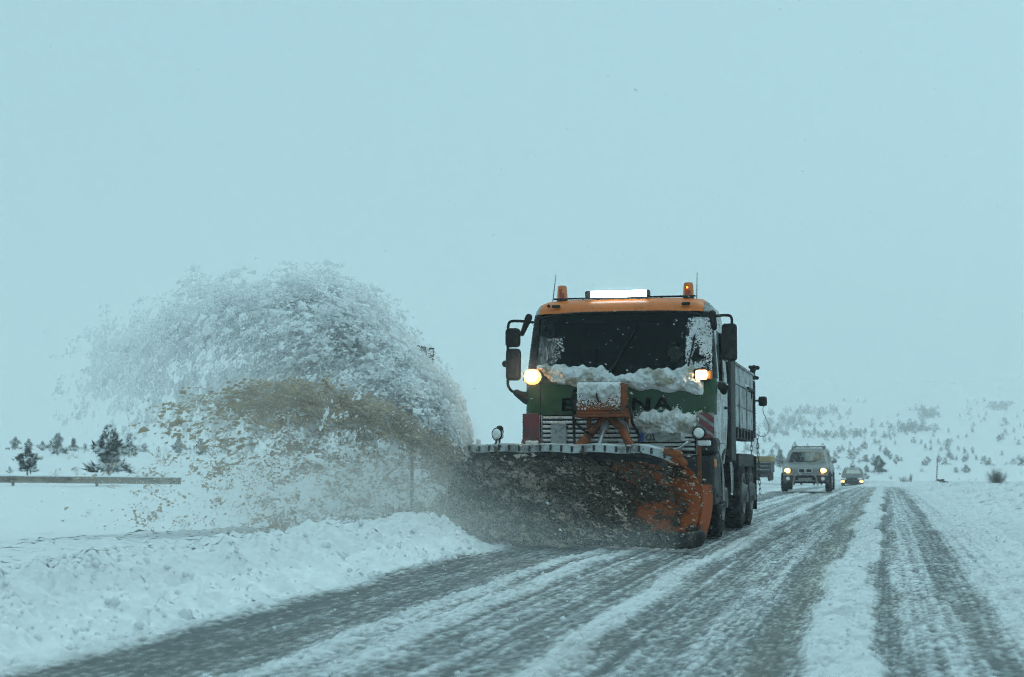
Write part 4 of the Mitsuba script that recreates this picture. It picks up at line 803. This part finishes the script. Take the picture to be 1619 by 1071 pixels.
for s in (-1, 1):
    for y in (.85, 3.7): car = car - mani(lathe([(0, -.16), (.42, -.16), (.42, .16), (0, .16)], 32, 'x', (s * .86, y, .36)))
sp('body', tm(car ^ bx(-2, 2, -1, 6, .62, 3)), 'suv_paint')
lowb = car ^ bx(-2, 2, -1, 6, .2, .616)
sp('cladding', tm(lowb), 'cladding', label='dark lower bumper and sills')
sp('windscreen', grid_mesh(np.array([[(sx * (.71 - .12 * t), 1.33 + .58 * t, 1.11 + .4 * t) for sx in np.linspace(-1, 1, 8)] for t in (0, 1)])), 'car_glass')
sp('rear_window', grid_mesh(np.array([[(sx * (.61 - .08 * t), 4.56 - .1 * t, 1.11 + .36 * t) for sx in np.linspace(-1, 1, 6)] for t in (0, 1)])), 'car_glass')
for s in (-1, 1):
    sp('side_window', grid_mesh(np.array([[(s * (.84 - .10 * t), y, 1.11 + .38 * t) for y in np.linspace(1.66 + .35 * t, 3.88, 6)] for t in (0, 1)])), 'car_glass')
    h = sp('headlight', rbox(s * .68 - .17, s * .68 + .17, .0, .14, .73, .88, .05), 'black')
    add('lens', mikit.ply(hull_balls([(s * .64, -.005, .805), (s * .72, -.0, .81)], [.088, .06], 14), 'lamp_white', smooth=30, **lamp((1.7, .85, .2))), None, h, SM)
    sp('indicator', rbox(s * .79 - .045, s * .79 + .045, -.0, .12, .74, .86, .02), 'amber_unlit', h)
    gk = sp('grille', rbox(s * .135 - .115, s * .135 + .115, -.02, .06, .72, .87, .035), 'black')
    sp('grille_bar', cat(*[box(s * .135 + x - .006, s * .135 + x + .006, -.028, -.018, .74, .85) for x in np.arange(-.08, .09, .04)]), 'dark_metal', gk)
    sp('grille_frame', tube(bend([(s * .135 - .11, -.025, .73), (s * .135 - .12, -.025, .87), (s * .135 + .12, -.025, .87), (s * .135 + .11, -.025, .73), (s * .135 - .11, -.025, .73)], .03), .01, 6), 'chrome', gk)
    sp('fog_lamp', lathe([(0, -.02), (.06, -.01), (.07, .03), (0, .03)], 18, 'y', (s * .64, -.02, .5)), 'lamp_white')
    sp('wing_mirror', hull_balls([(s * .98, 1.5, 1.12), (s * 1.08, 1.5, 1.14), (s * 1.03, 1.55, 1.2)], [.06, .05, .05]), 'suv_paint')
    sp('roof_rail', tube(bend([(s * .6, 2.15, 1.57), (s * .6, 2.25, 1.69), (s * .6, 3.8, 1.71), (s * .6, 3.95, 1.58)], .06), .022), 'black')
    for y in (.85, 3.7):
        a, b = road_wheel(s * .82, y, .36, .24, s); wk = sp('wheel', a, 'rubber'); sp('rim', b, 'steel', wk)
sp('roof_crossbar', tube([(-.6, 2.35, 1.7), (.6, 2.35, 1.7)], .022), 'black')
sp('bull_bar', cat(tube(bend([(-.46, -.1, .25), (-.4, -.12, .55), (-.32, -.12, .66), (.32, -.12, .66), (.4, -.12, .55), (.46, -.1, .25)], .1), .03, 10), tube([(-.42, -.08, .42), (.42, -.08, .42)], .022)), 'bar_steel')
sp('licence_plate', box(-.26, .26, -.07, -.06, .42, .53, .004), 'plate_white'); sp('lower_intake', box(-.38, .38, -.012, .03, .34, .6, .01), 'black')
sp('seat', cat(*[rbox(s * .38 - .22, s * .38 + .22, 2.35, 2.5, .7, 1.3, .06) for s in (-1, 1)], *[rbox(s * .38 - .12, s * .38 + .12, 2.38, 2.48, 1.3, 1.45, .04) for s in (-1, 1)]), 'seat_cloth')
sp('wiper', cat(*[tube([(x, 1.3, 1.12), (x + .45, 1.42, 1.2)], .01, 6) for x in (-.62, -.05)]), 'black')
for sx, lab in ((-.38, 'person in dark clothes in the left front seat of the silver off-road car'), (.38, 'person in dark clothes at the right behind the windscreen of the silver off-road car')):
    person(SM @ T().translate([sx, 2.28, .68]), lab)
# dark estate car farther back
CM = road_pose(1345, 769.5, 120)
carr = root('estate_car', 'dark estate car with low yellow lamps far down the road behind the silver off-road car', 'car')
def cp(name, mesh, b, parent=None, smooth=35, **k): return add(name, mesh, b, parent or carr, CM, smooth, **k)
CP = [(.0, .3), (.02, .55), (.1, .72), (.9, .88), (1.1, .92), (1.8, 1.36), (2.1, 1.43), (3.8, 1.42), (4.45, .95), (4.5, .4), (4.2, .24), (.3, .22)]
cs = mani(car_shell(1.74, 4.5, CP, zb=.85)); ch = mani(car_shell(1.6, 4.4, [(1.25, .6), (1.25, .92), (1.84, 1.32), (2.1, 1.38), (3.75, 1.37), (4.35, .95), (4.35, .6)], zb=.85))
cs = cs - ch - mani(prism([(-.68, .95), (.68, .95), (.56, 1.32), (-.56, 1.32)], .8, 2.0)) - mani(prism([(-.56, .97), (.56, .97), (.5, 1.3), (-.5, 1.3)], 3.6, 4.8)) - mani(prism_x([(1.45, .95), (4.0, .95), (3.8, 1.3), (1.95, 1.33)], -1.2, 1.2))
cp('body', tm(cs), 'car_paint')
cp('windscreen', grid_mesh(np.array([[(sx * (.69 - .12 * t), 1.15 + .6 * t, .94 + .38 * t) for sx in np.linspace(-1, 1, 6)] for t in (0, 1)])), 'car_glass')
cp('bumper', rbox(-.86, .86, -.05, .2, .26, .5, .06), 'cladding'); cp('grille', box(-.4, .4, -.012, .05, .56, .68, .01), 'black')
for s in (-1, 1):
    add('fog_lamp', mikit.ply(rbox(s * .72 - .13, s * .72 + .13, -.07, -.045, .36, .48, .012), 'lamp_white', smooth=30, **lamp((1.6, .8, .16))), None, carr, CM)
    cp('headlight', rbox(s * .62 - .18, s * .62 + .18, -.0, .1, .57, .7, .03), 'lamp_white')
    cp('wing_mirror', hull_balls([(s * .92, 1.3, .97), (s * 1.02, 1.3, 1.0)], [.06, .06]), 'car_paint'); cp('roof_rail', tube([(s * .58, 2.2, 1.5), (s * .58, 3.6, 1.5)], .025), 'black')
    for y in (.8, 3.5):
        a, b = road_wheel(s * .76, y, .31, .2, s); wk = cp('wheel', a, 'rubber'); cp('rim', b, 'steel', wk)
cp('roof_load', cat(rbox(-.2, .2, 2.4, 3.2, 1.5, 1.6, .05), tube([(-.58, 2.5, 1.5), (.58, 2.5, 1.5)], .02)), 'black')
# lorry half hidden behind the plough truck
LM = T().translate([(1204 - XC) * 78 / F, 78, EYE - (761 - YH) * 78 / F]).rotate([0, 0, 1], -math.degrees(A))
lor = root('lorry', 'lorry with a mustard cover and white bars, half hidden behind the plough truck', 'truck')
def lpart(name, mesh, b, parent=None, smooth=35, **k): return add(name, mesh, b, parent or lor, LM, smooth, **k)
lpart('cargo_box', rbox(-.52, .43, 0, 2.6, .42, 1.0, .03), 'cladding'); lpart('cover', rbox(-.54, .45, -.03, 2.62, .98, 1.28, .06), 'cover_yellow', label='mustard yellow cover over the load')
for z in (.98, .8, .62): lpart('bar', box(-.5, .38, -.05, -.02, z - .03, z, .005), 'strip')
lpart('tailboard', box(-.5, .42, -.015, 0.0, .44, .96), 'black'); lpart('chassis', box(-.4, .3, .1, 2.5, .2, .42, .02), 'dark_metal')
for s in (-1, 1):
    for y in (.4, 2.2): a, b = road_wheel(-.05 + s * .36, y, .21, .14, s); wk = lpart('wheel', a, 'rubber'); lpart('rim', b, 'dark_metal', wk)
    lpart('rear_lamp', box(-.05 + s * .38 - .05, -.05 + s * .38 + .05, -.04, -.01, .34, .4, .005), 'red')

# ------------------------------------------------------------------ roadside things
gp = on_ground(1478, 763); pl = root('snow_pole', 'tall red and white striped snow pole beside the right verge', 'pole')
hh = 39 * gp[1] / F
for i in range(6):
    z0, z1 = i * hh / 6, (i + 1) * hh / 6
    add('band', tube([(gp[0] + .055 * z0, gp[1], gp[2] - (.1 if i == 0 else 0) + z0), (gp[0] + .055 * z1, gp[1], gp[2] + z1)], .045, 10), 'red' if i % 2 else 'plate_white', pl, smooth=40)
# crash barrier across the field on the left
bar = root('crash_barrier', 'long weathered crash barrier capped with snow on the left field', 'barrier')
g0, g1 = np.array([-34., 63.]), np.array([-13.0, 60.])
wprof = [(0, .0), (.03, .04), (.06, .09), (.0, .12), (.0, .16), (.06, .2), (.03, .24), (0, .26)]
seg = 6
for i in range(seg):
    a, b = g0 + (g1 - g0) * i / seg, g0 + (g1 - g0) * (i + 1) / seg; t = (b - a) / np.linalg.norm(b - a); nrm = np.array([t[1], -t[0]])
    za, zb_ = [float(height(*q)) + .12 for q in (a, b)]
    Pm = np.array([[(q[0] + nrm[0] * o, q[1] + nrm[1] * o, zq + h) for o, h in wprof] for q, zq in ((a, za), (b - t * .02, zb_))])
    bk = Pm.copy()[:, ::-1]; bk[..., 0] -= nrm[0] * .01; bk[..., 1] -= nrm[1] * .01
    add('beam', cat(grid_mesh(Pm), grid_mesh(bk)), 'rail', bar)
    cap = np.array([[(q[0] + nrm[0] * (o + .03 * math.sin(7 * q[0])), q[1] + nrm[1] * o, zq + .26 + .06 * math.sin(math.pi * k) * (1 + .4 * math.sin(3 * q[0]))) for k, o in zip(np.linspace(0, 1, 6), np.linspace(-.05, .07, 6))] for q, zq in [(a + (b - a) * s, za + (zb_ - za) * s) for s in np.linspace(0, 1, 12)]])
    add('snow_cap', grid_mesh(cap), 'tree_snow', bar, smooth=True)
    pz = float(height(*a)); add('post', box(a[0] - .05, a[0] + .05, a[1] + .06, a[1] + .14, pz - .3, pz + .42, .01), 'rail', bar)
# road sign seen from behind, right edge clear of the spray
sx, sy = (675.5 - XC) * 27 / F, 27.
sg_ = root('road_sign', 'dark back of a road sign standing behind the snow spray', 'sign'); sz = float(height(sx, sy))
zt, zb_ = EYE + (YH - 550) * 27 / F, EYE + (YH - 580) * 27 / F
SGM = T().translate([sx, sy, 0]).rotate([0, 0, 1], 48)
add('panel', prism([(-.36, zt + .04), (.16, zt), (.16, zb_), (-.36, zb_)], -.012, .012), 'sign_back', sg_, SGM)
add('pole', tube([(-.33, .04, sz - .3), (-.33, .04, zt - .02)], .03, 10), 'dark_metal', sg_, SGM)
add('bracket', cat(box(-.3, .1, .012, .03, zt - .12, zt - .08), box(-.3, .1, .012, .03, zb_ + .06, zb_ + .1)), 'dark_metal', sg_, SGM)

# ------------------------------------------------------------------ trees and shrubs
def pine_meshes(seed, h, wd, n, snowy, tri=.2, ragged=.5):
    rs = np.random.default_rng(seed); N, S = [], []; tips = []
    lev = 5 + int(rs.integers(0, 4)); az0 = rs.uniform(0, 6.28)
    for k in range(n):
        t = rs.uniform() ** .8; t = (np.floor(t * lev) + rs.uniform(.2, .8)) / lev if rs.uniform() < .7 else t
        R = wd / 2 * ((1 - t) ** .75 * (.75 + .5 * math.sin(9 * t + seed)) + .03) * (1 - ragged * .5 + ragged * .5 * math.sin(3 * az0 + 17 * math.floor(t * lev)))
        a = rs.uniform(0, 6.283); q = R * rs.uniform(.15, 1) ** .6
        c = np.array([q * math.cos(a), q * math.sin(a), h * (.06 + .92 * t)]); out = np.array([math.cos(a), math.sin(a), rs.uniform(-.1, .55)])
        L = tri * h * rs.uniform(.5, 1.1) * (.5 + .6 * (1 - t)); wv = np.cross(out, rs.normal(size=3)); wv /= np.linalg.norm(wv) + 1e-6
        tgt = S if rs.uniform() < snowy else N
        for e in range(2):
            o = out + rs.normal(0, .45, 3); o /= np.linalg.norm(o); up = .3 * L * np.array([0, 0, 1])
            w2 = np.cross(o, rs.normal(size=3)); w2 /= np.linalg.norm(w2) + 1e-6
            base = c + (up * .25 if tgt is S else 0)
            tgt.append(np.array([base - w2 * L * .22, base + w2 * L * .22, base + o * L]))
    f = lambda Q: trimesh.Trimesh(np.vstack(Q), np.arange(3 * len(Q)).reshape(-1, 3), process=False)
    trunk = tube([(0, 0, -.2), (0, 0, h * .5), (0.02 * h, 0, h * .92)], [.03 * h, .02 * h, .005 * h], 6)
    return f(N), (f(S) if S else None), trunk
def pine(px, py, hpx, wpx, label, cat_='tree', n=420, snowy=.3, seed=1, name='pine_tree', tri=.2, group=None, dist=None):
    p = on_ground(px, py) if dist is None else np.array([(px - XC) * dist / F, dist, EYE - (py - YH) * dist / F])
    if p is None: return
    s = p[1] / F; N, S, tr = pine_meshes(seed, hpx * s * 1.1, wpx * s * 1.3, int(n * 1.3), snowy, tri * 1.25)
    M = T().translate(p.tolist()); k = root(name, label, cat_, group)
    add('crown', N, 'needles', k, M)
    if S is not None and len(S.faces) > 60: add('snow', S, 'tree_snow', k, M, kind='stuff')
    add('trunk', tr, 'bark', k, M)
# left field
for i, (px, py, h, w, lab, n, sn) in enumerate([
    (175, 751, 72, 56, 'largest dark pine of the left field, snow on its branches, behind the crash barrier', 900, .42),
    (46, 748, 38, 46, 'bushy dark pine just behind the left end of the crash barrier', 600, .3),
    (18, 749, 10, 14, 'very small dark shrub at the left foot of the bushy pine behind the barrier', 120, .25),
    (123, 748, 9, 14, 'tiny snowy sapling between the bushy pine and the largest pine', 90, .5),
    (206, 722, 34, 34, 'ragged snowy pine close to the right of the largest pine', 420, .5),
    (93, 720, 32, 22, 'slender snow covered pine on the skyline between darker round ones', 420, .45),
    (26, 712, 19, 24, 'round dark pine farthest left on the skyline', 260, .1),
    (47, 713, 17, 20, 'second round dark pine from the left on the skyline', 240, .1),
    (69, 713, 14, 22, 'low dark pine on the skyline just left of the slender snowy pine', 240, .12),
    (82, 713, 15, 14, 'small dark pine touching the left of the slender snowy pine', 160, .2),
    (118, 714, 19, 18, 'pointed dark pine on the skyline right of the slender snowy pine', 260, .15),
    (136, 714, 12, 12, 'small snowy pine on the skyline halfway to the largest pine', 150, .45),
    (230, 716, 14, 20, 'low pine on the skyline right of the largest pine', 200, .35),
    (252, 716, 10, 10, 'tiny pine on the skyline in thin spray', 100, .4),
    (284, 718, 24, 28, 'snowy pine behind the thin edge of the spray', 320, .45),
    (318, 720, 24, 34, 'wide snowy pine standing deeper behind the spray', 360, .5),
    (356, 718, 16, 22, 'pale pine almost lost in the spray', 200, .5),
    (110, 728, 6, 18, 'thin row of weeds sticking out of the snow left of the largest pine', 60, .3),
    (3, 711, 8, 10, 'dark shrub cut by the left edge of the picture', 80, .1)]):
    pine(px, py, h, w, lab, n=n, snowy=sn, seed=40 + i, tri=.17, name='shrub' if h < 11 else 'pine_tree', cat_='shrub' if h < 11 else 'tree', dist=(62. + (751 - py) * 2.2) if py > 740 else None)
# near right
for i, (px, py, h, w, lab, n, sn) in enumerate([
    (1387, 749, 26, 30, 'dark pine with layered snowy branches right of the far estate car', 520, .12),
    (1368, 747, 11, 15, 'small dark pine just left of the layered pine', 200, .1),
    (1367, 758, 9, 17, 'low dark bush directly right of the far estate car', 200, .1),
    (1232, 740, 27, 20, 'dark tree between the half hidden lorry and the silver off-road car', 420, .2),
    (1313, 743, 6, 12, 'low dark shrub right of the off-road car mirror', 100, .1),
    (1324, 743, 7, 14, 'low dark shrub left of and above the far estate car', 100, .1),
    (1455, 747, 6, 13, 'little dark shrub left of the snow pole', 110, .1),
    (1509, 748, 9, 13, 'small pointed dark shrub beside the round bush right of the snow pole', 150, .08),
    (1525, 748, 12, 21, 'round dark bush right of the snow pole', 260, .08),
    (1600, 735, 9, 22, 'group of dark shrubs near the right picture edge', 180, .1),
    (1588, 736, 5, 9, 'small dark shrub left of the group near the right picture edge', 80, .1),
    (1611, 750, 4, 8, 'tiny dark tuft at the right edge above the dry bush', 50, .1),
    (1513, 759, 4, 5, 'tiny dark stub in the snow right of the snow pole', 40, .0),
    (1530, 760, 2.5, 12, 'flat dark tuft in a row between the snow pole and the dry bush', 60, .1),
    (1540, 760, 3.5, 9, 'dark lump ending the row of tufts left of the dry bush', 60, .1)]):
    pine(px, py, h, w, lab, n=n, snowy=sn, seed=90 + i, tri=.17, name='pine_tree' if h > 20 else 'shrub', cat_='tree' if h > 20 else 'shrub')
def dry_bush(px, py, h, w, n, label, seed):
    p = on_ground(px, py); s = p[1] / F; H, Wd = h * s, w * s; rs = np.random.default_rng(seed); tubes = []
    for k in range(n):
        a, r = rs.uniform(0, 6.283), rs.uniform(0, 1) ** .7; tip = np.array([Wd / 2 * r * math.cos(a), Wd / 2 * r * math.sin(a) * .7, H * (1.05 - .5 * r) * rs.uniform(.6, 1.05)])
        b0 = tip * [.25, .25, 0] + rs.normal(0, .03, 3) * [Wd, Wd, 0]; mid = (b0 + tip) / 2 + rs.normal(0, .05, 3) * H
        q = spline([b0 - [0, 0, .1], mid, tip], 5); tubes.append(tube(q, np.linspace(.012, .005, 5) * H, 4, False))
        for e in range(3):
            c = q[2 + e % 3]; tubes.append(tube([c, c + rs.normal(0, .1, 3) * H + [0, 0, .12 * H]], [.004 * H, .003 * H], 3, False))
    k = root('dry_bush', label, 'bush'); add('branches', cat(tubes), 'twig', k, T().translate(p.tolist()))
dry_bush(1573, 766, 27, 42, 110, 'large leafless bush standing in the snow near the right picture edge', 1)
dry_bush(1427, 763, 11, 24, 60, 'low leafless bush beyond the end of the right wheel tracks', 2)
dry_bush(1438, 762, 14, 10, 30, 'upright leafless bush tight against the low leafless one', 3)
dry_bush(1406, 758, 7, 10, 30, 'small pale leafless bush left of the low leafless bush', 4)
p = on_ground(1488, 763); s = p[1] / F
solo('log', cat(hull_balls([p + [-9 * s, 0, 4 * s], p + [9 * s, 0, 0]], [1.6 * s, 1.2 * s]), hull_balls([p + [-6 * s, 0, 4 * s], p + [2 * s, .1, 4.5 * s]], [1.0 * s, 1.2 * s])), 'bark', 'dark fallen log half buried at the foot of the snow pole', 'log')
# trees of the hillside
rh = np.random.default_rng(77); var, raw = [], []
for i in range(6):
    N, S, tr = pine_meshes(200 + i, 1., .75, 48, 0., .3); raw.append(N); var.append(mikit.ply(cat(N, tr), 'needles'))
cnt, tries = 0, 0
while cnt < 285 and tries < 6000:
    tries += 1; px = rh.uniform(1150, 1700); py = rh.uniform(632, 738); p = on_hill(px, py)
    if p is None or p[1] < 210: continue
    c = meshkit.fbm(np.array([px / 45, py / 14, 0.]), 3, 8); near = (py - 635) / 100
    if rh.uniform() > np.clip((c - .36) * 3.5, .05, 1) * (.55 + .45 * near): continue
    s = p[1] / F; h = s * rh.uniform(5, 11) * (.6 + .8 * near)
    w = rh.uniform(.8, 1.7); cnt += 1
    k = root('hill_pine', 'small dark pine scattered on the hazy snowy hillside', 'tree', 'pines scattered over the hillside')
    scene[k] = {**var[cnt % 6], 'to_world': T().translate(p.tolist()).rotate([0, 0, 1], rh.uniform(0, 360)).scale([h * w, h * w, h])}
for (cx_, cy_, wx_, wy_, n_, lab) in ((1247, 672, 52, 16, 90, 'grey mass of trees on the far slope above the off-road car'), (1290, 655, 40, 9, 40, 'faint grey belt of trees higher on the far slope'), (1440, 679, 30, 7, 70, 'dense grey wood on the hillside above the snow pole'), (1466, 656, 18, 8, 50, 'faint square wood high on the hillside'), (1580, 646, 16, 5, 40, 'small faint wood high at the right of the hillside'), (1330, 690, 60, 6, 50, 'loose line of bushes at the foot of the far slope')):
    Q = []
    for _ in range(n_):
        p = on_hill(cx_ + rh.normal() * wx_ * .5, cy_ + rh.normal() * wy_ * .5)
        if p is None: continue
        N = raw[int(rh.integers(6))].copy(); k_ = p[1] / F * rh.uniform(6, 11); N.apply_transform(trimesh.transformations.rotation_matrix(rh.uniform(0, 6), [0, 0, 1])); N.apply_scale([k_ * rh.uniform(1, 1.6)] * 2 + [k_]); N.apply_translation(p); Q.append(N)
    if Q: solo('distant_wood', cat(Q), 'needles', lab, kind='stuff')

# ------------------------------------------------------------------ air
scene['haze_air'] = {'type': 'homogeneous', 'albedo': {'type': 'rgb', 'value': [.95, .95, .95]}, 'sigma_t': {'type': 'rgb', 'value': [HAZE] * 3}}
scene['haze'] = {'type': 'cube', 'to_world': T().translate([0, 0, 62]).scale([2400, 2400, 72]), 'bsdf': {'type': 'null'}, 'interior': {'type': 'ref', 'id': 'haze_air'}}
labels['haze'] = {'label': 'pale blue winter haze over the plain', 'kind': 'stuff'}
# media must be known before the shapes that refer to them
scene = {**{k: scene[k] for k in ('haze_air', 'dust_air')}, **{k: v for k, v in scene.items() if k not in ('haze_air', 'dust_air')}}
